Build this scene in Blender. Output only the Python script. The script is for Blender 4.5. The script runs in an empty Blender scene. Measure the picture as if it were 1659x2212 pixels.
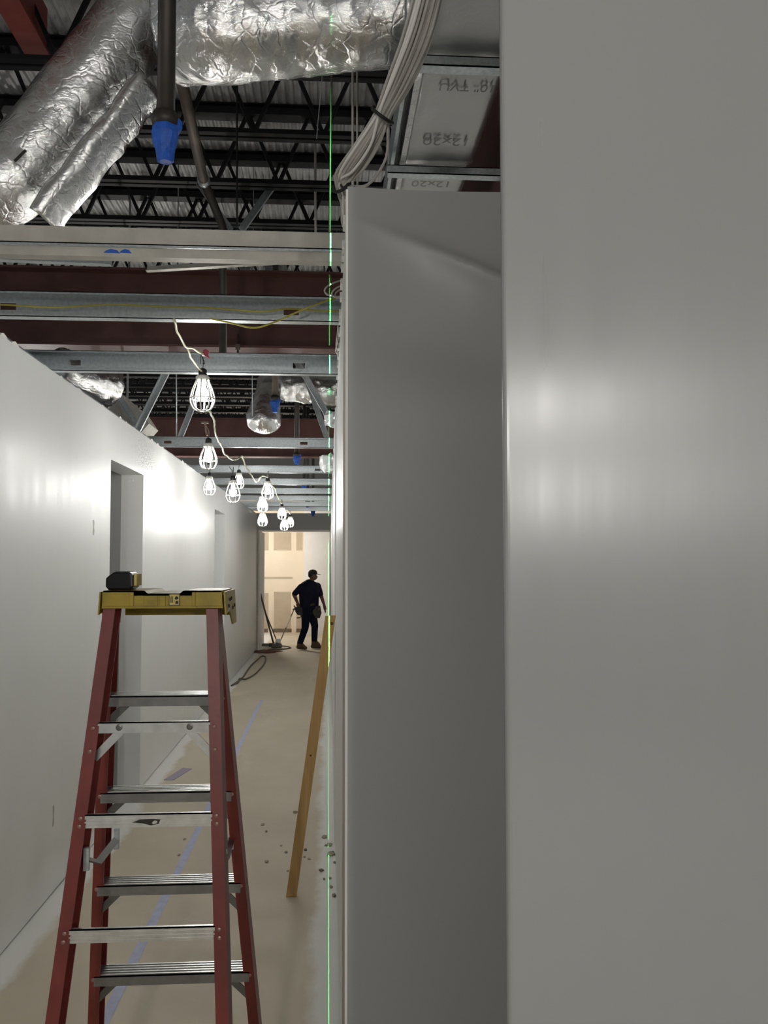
import bpy, bmesh, math, random
from mathutils import Vector, Matrix, noise
random.seed(7)
C = bpy.context.scene.collection
SC = bpy.context.scene
R = math.radians

# ------------------------------------------------------------------ camera, world, lights, exposure
W, H, F = 1659.0, 2212.0, 1620.0
EYE = Vector((0, 0, 1.84)); YAW, PITCH = R(3.2), R(2.4); VPX, VPY = 709.0, 1218.0
fwd = Vector((math.sin(YAW)*math.cos(PITCH), math.cos(YAW)*math.cos(PITCH), math.sin(PITCH)))
rgt = Vector((math.cos(YAW), -math.sin(YAW), 0)); upv = rgt.cross(fwd)
_d = Vector((0, 1, 0))
SX = VPX-(W/2+F*_d.dot(rgt)/_d.dot(fwd)); SY = VPY-(H/2-F*_d.dot(upv)/_d.dot(fwd))
cam_d = bpy.data.cameras.new('camera'); cam = bpy.data.objects.new('camera', cam_d); C.objects.link(cam)
cam.matrix_world = Matrix(((rgt.x, upv.x, -fwd.x, EYE.x), (rgt.y, upv.y, -fwd.y, EYE.y), (rgt.z, upv.z, -fwd.z, EYE.z), (0, 0, 0, 1)))
cam_d.sensor_fit = 'VERTICAL'; cam_d.sensor_height = 36; cam_d.lens = 36*F/H
cam_d.shift_x = -SX/H; cam_d.shift_y = SY/H; cam_d.clip_start = .02; cam_d.clip_end = 100
SC.camera = cam
vs = SC.view_settings; vs.view_transform = 'Standard'; vs.look = 'None'; vs.gamma = 1; vs.use_curve_mapping = False
vs.exposure = 0.58
SC.cycles.max_bounces = 6; SC.cycles.diffuse_bounces = 4; SC.cycles.glossy_bounces = 3; SC.cycles.transmission_bounces = 1; SC.cycles.adaptive_threshold = .03; SC.cycles.use_light_tree = False
SC.cycles.sample_clamp_indirect = 4.0
wd = bpy.data.worlds.new('World'); SC.world = wd; wd.use_nodes = True
wd.node_tree.nodes['Background'].inputs[0].default_value = (.92, .97, 1, 1)
wd.node_tree.nodes['Background'].inputs[1].default_value = .13
AROT = 0.0
BULB = 165.0                                  # emission of every bulb in the string

def lamp(name, loc, power, size=.06, col=(1, .965, .92)):
    l = bpy.data.lights.new(name, 'POINT'); l.energy = power; l.shadow_soft_size = size; l.color = col
    o = bpy.data.objects.new(name, l); C.objects.link(o); o.location = loc
    return o
# work-light string continues behind the photographer and in the end room; added fills marked
lamp('unseen_lamp', (.865, -.75, 2.54), 13)
lamp('unseen_lamp', (1.20, -.80, 2.54), 3.0)
lamp('unseen_lamp', (1.84, -4.2, 2.49), 80)
lamp('unseen_lamp', (2.55, -4.3, 2.49), 18)
lamp('unseen_lamp', (-.55, -1.9, 2.6), 78)  # added fill lamp, brightens the corridor front and left wall
lamp('unseen_lamp', (-1.7, 18.3, 2.42), 105, col=(1, .91, .80))
lamp('unseen_lamp', (-3.3, 8.4, 2.75), 40)  # added lamps from here down, out of view, to brighten the metal deck
lamp('unseen_lamp', (-3.3, 13.6, 2.75), 90)
lamp('unseen_lamp', (2.4, 7.0, 2.75), 40)
lamp('unseen_lamp', (2.4, 12.5, 2.75), 90)
lamp('unseen_lamp', (-3.4, 2.2, 2.75), 22)
# line laser level standing behind the photographer: a light that leaves its source in one vertical plane
ll = bpy.data.lights.new('laser_level', 'POINT'); ll.energy = 40; ll.shadow_soft_size = 0; ll.color = (.12, 1, .25)
lo = bpy.data.objects.new('laser_level', ll); C.objects.link(lo); lo.location = (.006, -3.0, .75)
ll.use_nodes = True
_n = ll.node_tree; _em = _n.nodes['Emission']
_tc = _n.nodes.new('ShaderNodeTexCoord'); _sx = _n.nodes.new('ShaderNodeSeparateXYZ')
_n.links.new(_tc.outputs['Normal'], _sx.inputs[0])
def _mth(op, a, b=None):
    m = _n.nodes.new('ShaderNodeMath'); m.operation = op
    if hasattr(a, 'links'): _n.links.new(a, m.inputs[0])
    else: m.inputs[0].default_value = a
    if b is not None:
        if hasattr(b, 'links'): _n.links.new(b, m.inputs[1])
        else: m.inputs[1].default_value = b
    return m.outputs[0]
_ab = _mth('ABSOLUTE', _sx.outputs[0]); _lt = _mth('LESS_THAN', _ab, .00042)
_q = _mth('DIVIDE', _mth('SUBTRACT', _sx.outputs[2], .15), .33)          # the fan of light fades toward its ends
_fan = _mth('MAXIMUM', _mth('SUBTRACT', 1.0, _mth('MULTIPLY', _q, _q)), .06)
_n.links.new(_mth('MULTIPLY', _mth('MULTIPLY', _lt, _fan), 560.0), _em.inputs['Strength'])

# ------------------------------------------------------------------ pixel -> world at a chosen real depth
def ray(px, py):
    return fwd + rgt*((px-W/2-SX)/F) - upv*((py-H/2-SY)/F)
def at(px, py, Y):
    d = ray(px, py); return EYE + d*(Y/d.y)
def onz(px, py, z):
    d = ray(px, py); return EYE + d*((z-EYE.z)/d.z)
def onx(px, py, x):
    d = ray(px, py); return EYE + d*(x/d.x)

# ------------------------------------------------------------------ materials
MATS = {}
class NB:
    def __init__(s, name):
        m = bpy.data.materials.new(name); m.use_nodes = True; s.m = m; s.t = m.node_tree
        s.b = s.t.nodes['Principled BSDF']; MATS[name] = m
        s.co = s.n('ShaderNodeTexCoord').outputs['Object']
    def n(s, ty, **kw):
        x = s.t.nodes.new(ty)
        for k, v in kw.items(): setattr(x, k, v)
        return x
    def l(s, a, b): s.t.links.new(a, b)
    def set(s, **kw):
        for k, v in kw.items():
            i = s.b.inputs[{'col': 'Base Color', 'rough': 'Roughness', 'metal': 'Metallic', 'spec': 'Specular IOR Level'}.get(k, k)]
            if hasattr(v, 'links'): s.l(v, i)
            else: i.default_value = (*v, 1) if k == 'col' else v
    def scaled(s, sc):
        m = s.n('ShaderNodeMapping'); m.inputs['Scale'].default_value = sc; s.l(s.co, m.inputs[0]); return m.outputs[0]
    def noise(s, scale, detail=3, rough=.55, sc=None, dist=0):
        x = s.n('ShaderNodeTexNoise'); x.inputs['Scale'].default_value = scale; x.inputs['Detail'].default_value = detail
        x.inputs['Roughness'].default_value = rough; x.inputs['Distortion'].default_value = dist
        s.l(s.scaled(sc) if sc else s.co, x.inputs['Vector']); return x.outputs['Fac']
    def ramp(s, f, stops):
        x = s.n('ShaderNodeValToRGB'); e = x.color_ramp.elements
        while len(e) < len(stops): e.new(.5)
        for q, (p, c) in zip(e, stops): q.position = p; q.color = (*c, 1) if len(c) == 3 else c
        s.l(f, x.inputs[0]); return x.outputs[0]
    def mix(s, f, a, b):
        x = s.n('ShaderNodeMix', data_type='RGBA')
        for i, v in ((0, f), (6, a), (7, b)):
            if hasattr(v, 'links'): s.l(v, x.inputs[i])
            else: x.inputs[i].default_value = (*v, 1) if i > 1 else v
        return x.outputs[2]
    def math(s, op, a, b=0.0, c=None):
        x = s.n('ShaderNodeMath', operation=op)
        for i, v in enumerate((a, b) if c is None else (a, b, c)):
            if hasattr(v, 'links'): s.l(v, x.inputs[i])
            else: x.inputs[i].default_value = v
        return x.outputs[0]
    def bump(s, f, strength, dist=.01):
        x = s.n('ShaderNodeBump'); x.inputs['Strength'].default_value = strength; x.inputs['Distance'].default_value = dist
        s.l(f, x.inputs['Height'])
        old = s.b.inputs['Normal']
        if old.is_linked: s.l(old.links[0].from_socket, x.inputs['Normal'])
        s.l(x.outputs[0], old)
def plain(name, col, rough=.5, metal=0, spec=.5, var=.0, vs_=8, bump=0, bs=60, bd=.003):
    b = NB(name)
    if var:
        f = b.noise(vs_, 4)
        lo_, hi_ = [max(0, c*(1-var)) for c in col], [min(1, c*(1+var)) for c in col]
        b.set(col=b.ramp(f, [(.3, lo_), (.7, hi_)]))
    else: b.set(col=col)
    b.set(rough=rough, metal=metal, spec=spec)
    if bump: b.bump(b.noise(bs, 4), bump, bd)
    return b.m

def paint(name, col, rough, streak, spec=.5, freq=26, aniso=0):
    b = NB(name)
    f = b.noise(1.1, 3); b.set(col=b.ramp(f, [(.3, [c*.965 for c in col]), (.7, col)]), spec=spec)
    rr = b.noise(1, 3, sc=(14, 14, .7)); b.set(rough=b.ramp(rr, [(.3, (rough*.86,)*3), (.7, (rough*1.12,)*3)]))
    b.bump(b.noise(1, 2, sc=(freq, freq, freq*.03)), streak, .004)
    if aniso:                                # roller marks run up and down: highlights spread sideways
        tg = b.n('ShaderNodeTangent', direction_type='RADIAL', axis='Z'); b.l(tg.outputs[0], b.b.inputs['Tangent'])
        b.b.inputs['Anisotropic'].default_value = aniso; b.b.inputs['Anisotropic Rotation'].default_value = AROT
    return b.m
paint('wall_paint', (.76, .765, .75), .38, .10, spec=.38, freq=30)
paint('wall_paint_near_dim', (.285, .285, .275), .31, .022, spec=1.0, freq=60, aniso=.72)  # white paint greyed: dim light put into its colour
paint('wall_paint_dim', (.37, .372, .36), .42, .10, spec=.35)  # grey paint; on white walls it puts shade into the colour
plain('raw_wall', (.80, .70, .56), .85, var=.05, vs_=1.5)
plain('gypsum_face', (.50, .42, .31), .9, var=.06, vs_=4)
plain('joint_white', (.80, .78, .75), .8, var=.04, vs_=3)
plain('raw_edge', (.46, .42, .34), .9, var=.15, vs_=20)
plain('dark_gap', (.05, .045, .04), .9)
plain('brown_band', (.17, .13, .09), .9, var=.3, vs_=6)
plain('dust_white', (.82, .81, .78), .9, var=.06, vs_=30, bump=.5, bs=90)

b = NB('floor_board')                        # tan board floor with white paint overspray along both walls
xyz = b.n('ShaderNodeSeparateXYZ'); b.l(b.co, xyz.inputs[0])
base = b.ramp(b.noise(.9, 5, .6), [(.25, (.53, .46, .35)), (.5, (.60, .53, .415)), (.75, (.67, .60, .48))])
base = b.mix(b.ramp(b.noise(3.2, 6, .7, sc=(1, .35, 1)), [(.56, (0,)*3), (.78, (.55,)*3)]), base, (.72, .67, .57))
base = b.mix(b.ramp(b.noise(26, 4, .7), [(.66, (0,)*3), (.78, (.35,)*3)]), base, (.42, .36, .28))
wob = b.noise(2.6, 5, .65, sc=(1, .7, 1))
dl = b.math('ADD', xyz.outputs[0], 1.53); dr = b.math('SUBTRACT', .052, xyz.outputs[0])
def over(d, width):
    return b.math('SUBTRACT', b.math('ADD', width, b.math('MULTIPLY', b.math('SUBTRACT', wob, .5), .22)), d)
ov = b.math('MAXIMUM', over(dl, .13), over(dr, .11))
ovm = b.ramp(b.math('MULTIPLY_ADD', ov, 9.0, .5), [(.3, (0,)*3), (.75, (.92,)*3)])
b.set(col=b.mix(ovm, base, (.80, .80, .775)), rough=.62, spec=.3)
b.bump(b.noise(60, 4), .10, .002)

b = NB('foil')                               # crinkled aluminium facing
b.set(col=(.72, .72, .71), metal=1, rough=b.ramp(b.noise(16, 3), [(.3, (.10,)*3), (.7, (.22,)*3)]))
vo = b.n('ShaderNodeTexVoronoi', feature='DISTANCE_TO_EDGE'); vo.inputs['Scale'].default_value = 1
dn = b.n('ShaderNodeMix', data_type='VECTOR'); dn.inputs[0].default_value = .12; nz_ = b.n('ShaderNodeTexNoise'); nz_.inputs['Scale'].default_value = 9; b.l(b.co, nz_.inputs['Vector'])
sc_ = b.scaled((13, 13, 13)); b.l(sc_, dn.inputs[4]); vm = b.n('ShaderNodeVectorMath', operation='SCALE'); vm.inputs['Scale'].default_value = 20; b.l(nz_.outputs['Color'], vm.inputs[0]); b.l(vm.outputs[0], dn.inputs[5])
b.l(dn.outputs[1], vo.inputs['Vector'])
b.bump(b.ramp(vo.outputs[0], [(0, (0,)*3), (.10, (1,)*3)]), .22, .006)
b.bump(b.noise(7, 3, .5), .35, .03); b.bump(b.noise(1, 5, .7, sc=(30, 90, 60)), .45, .006); b.bump(b.noise(110, 3), .22, .003)
b = NB('foil_flat')
b.set(col=(.50, .50, .49), metal=.9, rough=.36)
b.bump(b.noise(60, 4), .22, .004); b.bump(b.noise(9, 3), .18, .01)
b = NB('foil_dull'); b.set(col=(.60, .60, .59), metal=.85, rough=.42); b.bump(b.noise(14, 4, dist=1), .45, .02)
plain('galvanised', (.50, .54, .55), .34, .85, var=.16, vs_=60, bump=.05)
plain('galvanised_dusty', (.46, .44, .39), .6, .35, var=.12, vs_=12)
plain('deck_metal', (.37, .37, .36), .5, .15, var=.22, vs_=5)
plain('black_steel', (.008, .008, .009), .55, spec=.3)
plain('red_oxide', (.095, .040, .034), .55, spec=.4, var=.18, vs_=4)
plain('red_oxide_bright', (.20, .045, .035), .55, spec=.4, var=.12, vs_=4)
plain('pipe_black', (.035, .029, .024), .5, .3, var=.25, vs_=12)
plain('pipe_brown', (.12, .095, .075), .5, .4, var=.25, vs_=9)
plain('blue_tape', (.012, .085, .42), .55, var=.2, vs_=30, bump=.5, bs=50, bd=.01)
plain('blue_chalk', (.50, .53, .70), .8, var=.10, vs_=20)
plain('cable_grey', (.46, .44, .40), .5, var=.12, vs_=20)
plain('cable_white', (.78, .77, .73), .5)
plain('cord_yellow', (.62, .60, .40), .5)
plain('cord_ochre', (.42, .37, .06), .5)
plain('cord_dark', (.10, .085, .06), .6)
plain('strap_black', (.012, .012, .012), .6)
plain('cage_white', (.85, .84, .78), .4)
plain('red_plastic', (.30, .03, .05), .5)
plain('ladder_red', (.155, .022, .016), .42, var=.22, vs_=9, bump=.08, bs=120)
plain('ladder_yellow', (.27, .19, .008), .45, var=.28, vs_=14, bump=.12, bs=60)
plain('aluminium', (.62, .62, .60), .30, .9, var=.14, vs_=26, bump=.05)
plain('aluminium_dull', (.24, .235, .225), .4, .7, var=.12, vs_=26)
plain('steel_dark', (.16, .155, .145), .4, .8)
plain('rivet', (.30, .17, .14), .4, .5)
plain('black_plastic', (.004, .004, .004), .30, spec=.3)
plain('print_black', (.02, .018, .01), .7)
plain('marker_grey', (.24, .24, .24), .5, .5)
plain('label_cream', (.50, .40, .12), .6, var=.2, vs_=40)
b = NB('pine'); f = b.noise(1, 5, .6, sc=(60, 60, 3.0), dist=.6)
b.set(col=b.ramp(f, [(.25, (.40, .23, .075)), (.6, (.53, .33, .125)), (.8, (.60, .40, .17))]), rough=.6)
plain('knot', (.10, .05, .02), .7)
plain('paper_mauve', (.36, .31, .40), .8)
plain('debris_mix', (.30, .26, .20), .9, var=.5, vs_=14)
plain('skin', (.15, .072, .042), .55)
plain('shirt', (.009, .011, .026), .8, spec=.2, var=.35, vs_=6)
plain('jeans', (.006, .009, .022), .85, spec=.2, var=.3, vs_=9)
plain('boot', (.085, .06, .027), .7, var=.3, vs_=20)
plain('cap_dark', (.024, .024, .018), .8, var=.3, vs_=30)
plain('leather', (.045, .037, .032), .7, var=.4, vs_=18)
plain('hair_dark', (.02, .013, .01), .8)
plain('rag_red', (.11, .022, .015), .9, var=.3, vs_=8)
plain('tool_grey', (.13, .12, .105), .6, var=.2, vs_=10)
plain('pole_tan', (.30, .24, .17), .6)
plain('pole_white', (.82, .80, .74), .5)
plain('wire_film', (.75, .77, .76), .25, spec=.6)
b = NB('bulb'); b.set(col=(1, .96, .88), rough=.4)
b.b.inputs['Emission Color'].default_value = (1, .985, .95, 1); b.b.inputs['Emission Strength'].default_value = BULB

# ------------------------------------------------------------------ mesh helpers
class MB:
    def __init__(s): s.v = []; s.f = []
    def add(s, vs_, fs):
        o = len(s.v); s.v += [Vector(v) for v in vs_]; s.f += [tuple(i+o for i in f) for f in fs]; return s
    def box(s, a, b_):
        (x0, y0, z0), (x1, y1, z1) = a, b_
        return s.add([(x0, y0, z0), (x1, y0, z0), (x1, y1, z0), (x0, y1, z0), (x0, y0, z1), (x1, y0, z1), (x1, y1, z1), (x0, y1, z1)],
                     [(3, 2, 1, 0), (4, 5, 6, 7), (0, 1, 5, 4), (1, 2, 6, 5), (2, 3, 7, 6), (3, 0, 4, 7)])
    def prism(s, poly, d):
        """poly: list of 3-D points (planar); d: extrusion vector"""
        n = len(poly); d = Vector(d); p = [Vector(q) for q in poly]
        return s.add(p+[q+d for q in p], [tuple(range(n))[::-1], tuple(range(n, 2*n))]+[(i, (i+1) % n, n+(i+1) % n, n+i) for i in range(n)])
    def bar(s, p0, p1, w, h, up=(0, 0, 1), off=(0, 0)):
        p0, p1 = Vector(p0), Vector(p1); d = (p1-p0).normalized(); up = Vector(up)
        if abs(d.dot(up)) > .98: up = Vector((0, 1, 0))
        sd = d.cross(up).normalized(); u = sd.cross(d).normalized()
        o = sd*off[0]+u*off[1]
        c = [sd*-w/2-u*h/2, sd*w/2-u*h/2, sd*w/2+u*h/2, sd*-w/2+u*h/2]
        return s.add([p0+o+q for q in c]+[p1+o+q for q in c], [(0, 1, 2, 3), (7, 6, 5, 4), (0, 4, 5, 1), (1, 5, 6, 2), (2, 6, 7, 3), (3, 7, 4, 0)])
    def sweep(s, prof, p0, p1, side, up):
        """closed 2-D profile swept from p0 to p1 in the frame (side, up)"""
        p0, p1, side, up = Vector(p0), Vector(p1), Vector(side), Vector(up); n = len(prof)
        return s.add([p0+side*a+up*c for a, c in prof]+[p1+side*a+up*c for a, c in prof],
                     [tuple(range(n))[::-1], tuple(range(n, 2*n))]+[(i, (i+1) % n, n+(i+1) % n, n+i) for i in range(n)])
    def tube(s, pts, r, n=8, caps=True):
        pts = [Vector(p) for p in pts]; rs = r if isinstance(r, (list, tuple)) else [r]*len(pts)
        o = len(s.v); nrm = None
        for i, p in enumerate(pts):
            d = (pts[min(i+1, len(pts)-1)]-pts[max(i-1, 0)]).normalized()
            if nrm is None:
                a = Vector((0, 0, 1)) if abs(d.z) < .9 else Vector((1, 0, 0)); nrm = d.cross(a).normalized()
            else:
                nrm = (nrm-d*nrm.dot(d)).normalized()
            bn = d.cross(nrm)
            for k in range(n):
                t = 2*math.pi*k/n; s.v.append(p+(nrm*math.cos(t)+bn*math.sin(t))*rs[i])
        for i in range(len(pts)-1):
            for k in range(n):
                s.f.append((o+i*n+k, o+i*n+(k+1) % n, o+(i+1)*n+(k+1) % n, o+(i+1)*n+k))
        if caps:
            s.f.append(tuple(o+k for k in range(n))[::-1]); s.f.append(tuple(o+(len(pts)-1)*n+k for k in range(n)))
        return s
    def lathe(s, prof, c, n=16, axis='z'):
        """prof: (r, h) pairs up the axis"""
        o = len(s.v); c = Vector(c)
        for r, h in prof:
            for k in range(n):
                t = 2*math.pi*k/n; x, y = r*math.cos(t), r*math.sin(t)
                s.v.append(c+(Vector((x, y, h)) if axis == 'z' else Vector((x, h, y)) if axis == 'y' else Vector((h, x, y))))
        m = len(prof)
        for i in range(m-1):
            for k in range(n): s.f.append((o+i*n+k, o+i*n+(k+1) % n, o+(i+1)*n+(k+1) % n, o+(i+1)*n+k))
        s.f.append(tuple(o+k for k in range(n))[::-1]); s.f.append(tuple(o+(m-1)*n+k for k in range(n)))
        return s
    def ball(s, c, rx, ry=None, rz=None, n=12, m=8):
        ry = ry or rx; rz = rz or rx; c = Vector(c)
        pr = [(math.sin(math.pi*i/m), -math.cos(math.pi*i/m)) for i in range(m+1)]
        o = len(s.v)
        s.lathe([(max(a, .02), h) for a, h in pr], (0, 0, 0), n)
        for i in range(o, len(s.v)): v = s.v[i]; s.v[i] = c+Vector((v.x*rx, v.y*ry, v.z*rz))
        return s
    def caps(s, p0, p1, r0, r1, n=12):
        """tapered capsule"""
        p0, p1 = Vector(p0), Vector(p1); d = (p1-p0)
        u = d.normalized() if d.length > 1e-6 else Vector((0, 0, 1)); pts = []; rs = []
        for i in range(5):
            a = math.pi/2*i/4; pts.append(p0-u*r0*math.cos(a)); rs.append(max(.001, r0*math.sin(a)))
        for i in range(5):
            a = math.pi/2*i/4; pts.append(p1+u*r1*math.sin(a)); rs.append(max(.001, r1*math.cos(a)))
        return s.tube(pts, rs, n)
    def build(s, name, mat, parent=None, smooth=False, origin=None, bevel=0):
        if parent is not None:
            org = Vector((0, 0, 0)); q = parent
            while q: org += q.location; q = q.parent
        elif origin is not None: org = Vector(origin)
        else:
            xs = [v.x for v in s.v]; ys = [v.y for v in s.v]; zs = [v.z for v in s.v]
            org = Vector(((min(xs)+max(xs))/2, (min(ys)+max(ys))/2, min(zs)))
        me = bpy.data.meshes.new(name); me.from_pydata([v-org for v in s.v], [], s.f); me.update()
        bm = bmesh.new(); bm.from_mesh(me); bmesh.ops.recalc_face_normals(bm, faces=bm.faces)
        if bevel:
            bmesh.ops.bevel(bm, geom=[e for e in bm.edges if e.calc_face_angle(0) > .6], offset=bevel, segments=2, affect='EDGES', profile=.6)
        bm.to_mesh(me); bm.free()
        me.materials.append(MATS[mat])
        if smooth:
            for p in me.polygons: p.use_smooth = True
        o = bpy.data.objects.new(name, me); C.objects.link(o)
        if parent is not None: o.parent = parent
        else: o.location = org
        return o
def thing(name, label, cat, loc=(0, 0, 0), group=None):
    o = bpy.data.objects.new(name, None); C.objects.link(o); o.location = loc; o.empty_display_size = .1
    return tag(o, label, cat, group)
def tag(o, label, cat, group=None):
    o['label'] = label; o['category'] = cat
    if group: o['group'] = group
    return o
def struct(name, mb, mat, label=None, parent=None, **kw):
    o = mb.build(name, mat, parent, **kw)
    if parent is None: o['kind'] = 'structure'
    if label: o['label'] = label
    return o
def copy_tree(o, parent=None):
    c = o.copy(); C.objects.link(c); c.parent = parent
    for ch in list(o.children): copy_tree(ch, c)
    return c
def curve(pts, n=8):
    """Catmull-Rom through the points"""
    p = [Vector(q) for q in pts]; p = [p[0]*2-p[1]]+p+[p[-1]*2-p[-2]]; out = []
    for i in range(1, len(p)-2):
        for k in range(n):
            t = k/n; a, b_, c, d = p[i-1], p[i], p[i+1], p[i+2]
            out.append(.5*((2*b_)+(c-a)*t+(2*a-5*b_+4*c-d)*t*t+(3*b_-a-3*c+d)*t**3))
    return out+[p[-2]]
def words(txt, size, mat, name, parent, M):
    cu = bpy.data.curves.new(name, 'FONT'); cu.body = txt; cu.size = size; cu.align_x = 'CENTER'; cu.align_y = 'CENTER'; cu.extrude = .0004
    t = bpy.data.objects.new(name, cu); C.objects.link(t)
    me = bpy.data.meshes.new_from_object(t.evaluated_get(bpy.context.evaluated_depsgraph_get()))
    bpy.data.objects.remove(t); me.materials.clear(); me.materials.append(MATS[mat])
    org = Vector((0, 0, 0)); q = parent
    while q: org += q.location; q = q.parent
    me.transform(Matrix.Translation(-org) @ M)
    o = bpy.data.objects.new(name, me); C.objects.link(o); o.parent = parent
    return o

# ================================================================== THE SETTING
XL, XR, YC, TOP, YE = -1.53, .052, 2.085, 2.91, 16.2
FT = .012                                     # the wallboard hangs a finger above the floor
m = MB(); m.box((-7, -5, -.1), (7, 24.4, 0)); struct('floor', m, 'floor_board', 'tan board floor of the corridor, white overspray along its edges')

D1 = (5.355, 6.285); D2 = (10.2, 11.2); DH = 2.575; WT = .18
m = MB()
for y0, y1 in ((.9, D1[0]), (D1[1], D2[0]), (D2[1], YE)): m.box((XL-WT, y0, FT), (XL, y1, TOP))
for y0, y1 in (D1, D2): m.box((XL-WT, y0, DH), (XL, y1, TOP))
wl = struct('wall_left', m, 'wall_paint', 'long white semi-gloss corridor wall with two door openings')
m = MB()
for y0, y1 in ((.9, D1[0]), (D1[1], D2[0]), (D2[1], YE)): m.box((XL-WT+.015, y0+.01, 0), (XL-.015, y1-.01, .04))
struct('floor_track', m, 'dark_gap', parent=wl)
m = MB()                                      # ragged paper and compound along the top edge
y = 3.2
while y < YE:
    dy = random.uniform(.03, .14); h = random.uniform(.004, .022); x = XL-random.uniform(.0, .01)
    m.prism([(x, y, TOP-.004), (x, y+dy, TOP-.004), (x, y+dy*.8, TOP+h*.6), (x, y+dy*.4, TOP+h), (x, y+dy*.1, TOP+h*.5)], (-.012, 0, 0))
    y += dy+random.uniform(.0, .25)
struct('ragged_edge', m, 'dust_white', parent=wl)
m = MB(); m.box((XL-.03, 1.0, TOP), (XL-WT+.03, YE, TOP+.03)); struct('top_track', m, 'galvanised', parent=wl)

# rooms behind the door openings
m = MB()
for d in (D1, D2):
    m.box((-4.6, d[1], 0), (XL-WT, d[1]+.12, 2.635)); m.box((-4.72, d[0]-2.2, 0), (-4.6, d[1]+.12, 2.9)); m.box((-4.6, d[0]-2.3, 0), (XL-WT, d[0]-2.2, 2.9))
struct('wall_side_rooms', m, 'wall_paint_dim', 'grey walls of the rooms behind the door openings')

# right corridor wall
m = MB(); m.box((XR, YC+.012, FT), (XR+.12, YE, TOP))
wr = struct('wall_right', m, 'wall_paint', 'white corridor wall seen almost edge-on')
m = MB(); m.box((XR+.015, YC+.05, 0), (XR+.1, YE, .03)); struct('floor_track', m, 'dark_gap', parent=wr)
m = MB()                                      # torn raw board strip by the corner
prof = []
z = .02
while z < 2.50:
    prof.append((2.55+.035*noise.noise(Vector((3.1, z*9, 0)))+.02*noise.noise(Vector((7.7, z*31, 0))), z)); z += .03
prof += [(2.50, 2.54), (2.40, 2.62)]
pts = [(XR, y_, z_) for y_, z_ in prof]+[(XR, 2.20, 2.62), (XR, 2.20, .02)]
m.prism(pts, (-.0025, 0, 0)); struct('torn_board_strip', m, 'raw_edge', 'torn beige strip of raw board', parent=wr)
m = MB(); m.prism([(XR-.004, YC-.003, .02), (XR-.004, YC+.085, .02), (XR+.002, YC+.085, .02), (XR+.002, YC-.003, .02)], (0, 0, TOP-.03))
struct('corner_bead', m, 'joint_white', parent=wr)
m = MB()
for y0, dx in ((5.0, .008), (8.6, .006), (11.6, .006)): m.box((XR-dx, y0, FT), (XR, y0+1.1, TOP-.02))
struct('patched_board', m, 'wall_paint', parent=wr)
m = MB()
y = 2.3
while y < 9:
    dy = random.uniform(.02, .09); h = random.uniform(.006, .03)
    m.prism([(XR+.004, y, TOP-.012), (XR+.004, y+dy, TOP-.012), (XR+.004, y+dy*.7, TOP+h*.5), (XR+.004, y+dy*.4, TOP+h)], (-.012, 0, 0)); y += dy+random.uniform(.02, .2)
struct('ragged_edge', m, 'dust_white', parent=wr)

# wall across the corridor mouth: loose, wavy wall covering
nx, nz = 70, 330; x0, x1 = XR, 2.6
def wave(x, z):
    u = min(max((x-x0)/.55, 0), 1.6); t = TOP-z
    cr = .08+.235*u                            # crease runs down and right from the top corner
    d = t-cr
    w = -.050*min(u*1.5, 1)*math.exp(-max(d, 0)/.085)*(1 if d > 0 else math.exp(d/.022))
    w += .018*math.exp(-((t-.42-.10*u)/.09)**2)*min(u*1.4, 1)
    w += -.016*math.exp(-((t-.62)/.14)**2)*u + .006*math.exp(-((t-.95-.2*u)/.10)**2)*u
    w += .004*noise.noise(Vector((x*3, 1.3, z*1.2)))
    return w*(0 if x > 1.6 else 1)
m = MB()
vv = []
for j in range(nz+1):
    z = TOP*j/nz
    for i in range(nx+1):
        x = x0+(x1-x0)*(i/nx)**1.6
        edge = 0
        top = .012*math.sin((x-x0)*5.5)*max(0, 1-(TOP-z)/.2) if x < 1 else 0
        vv.append((x+edge, YC+wave(x, z), z-top*.5))
m.add(vv, [(j*(nx+1)+i, j*(nx+1)+i+1, (j+1)*(nx+1)+i+1, (j+1)*(nx+1)+i) for j in range(nz) for i in range(nx)])
wf = struct('wall_front', m, 'wall_paint_dim', 'shade-toned wall across the corridor mouth with loose rippled covering', smooth=True)
m = MB(); m.box((x0+.004, YC+.028, 0), (x1, YC+.14, TOP-.006)); struct('wall_core', m, 'wall_paint_dim', parent=wf)

# nearest wall, a tall return in front of it
YN = 1.25
xe = at(1089, 1106, YN).x
m = MB()
r = .010; arc = [(xe+r-r*math.cos(R(a)), YN+r-r*math.sin(R(a))) for a in (0, 22, 45, 67, 90)]
poly = [(xe+.07, YN+.14)]+arc+[(3.2, YN), (3.2, YN+.14)]
m.prism([(a, c, 0) for a, c in poly], (0, 0, 3.6))
wn = struct('wall_near', m, 'wall_paint_near_dim', 'tall glossy shade-toned wall nearest the camera', smooth=False)

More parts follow.
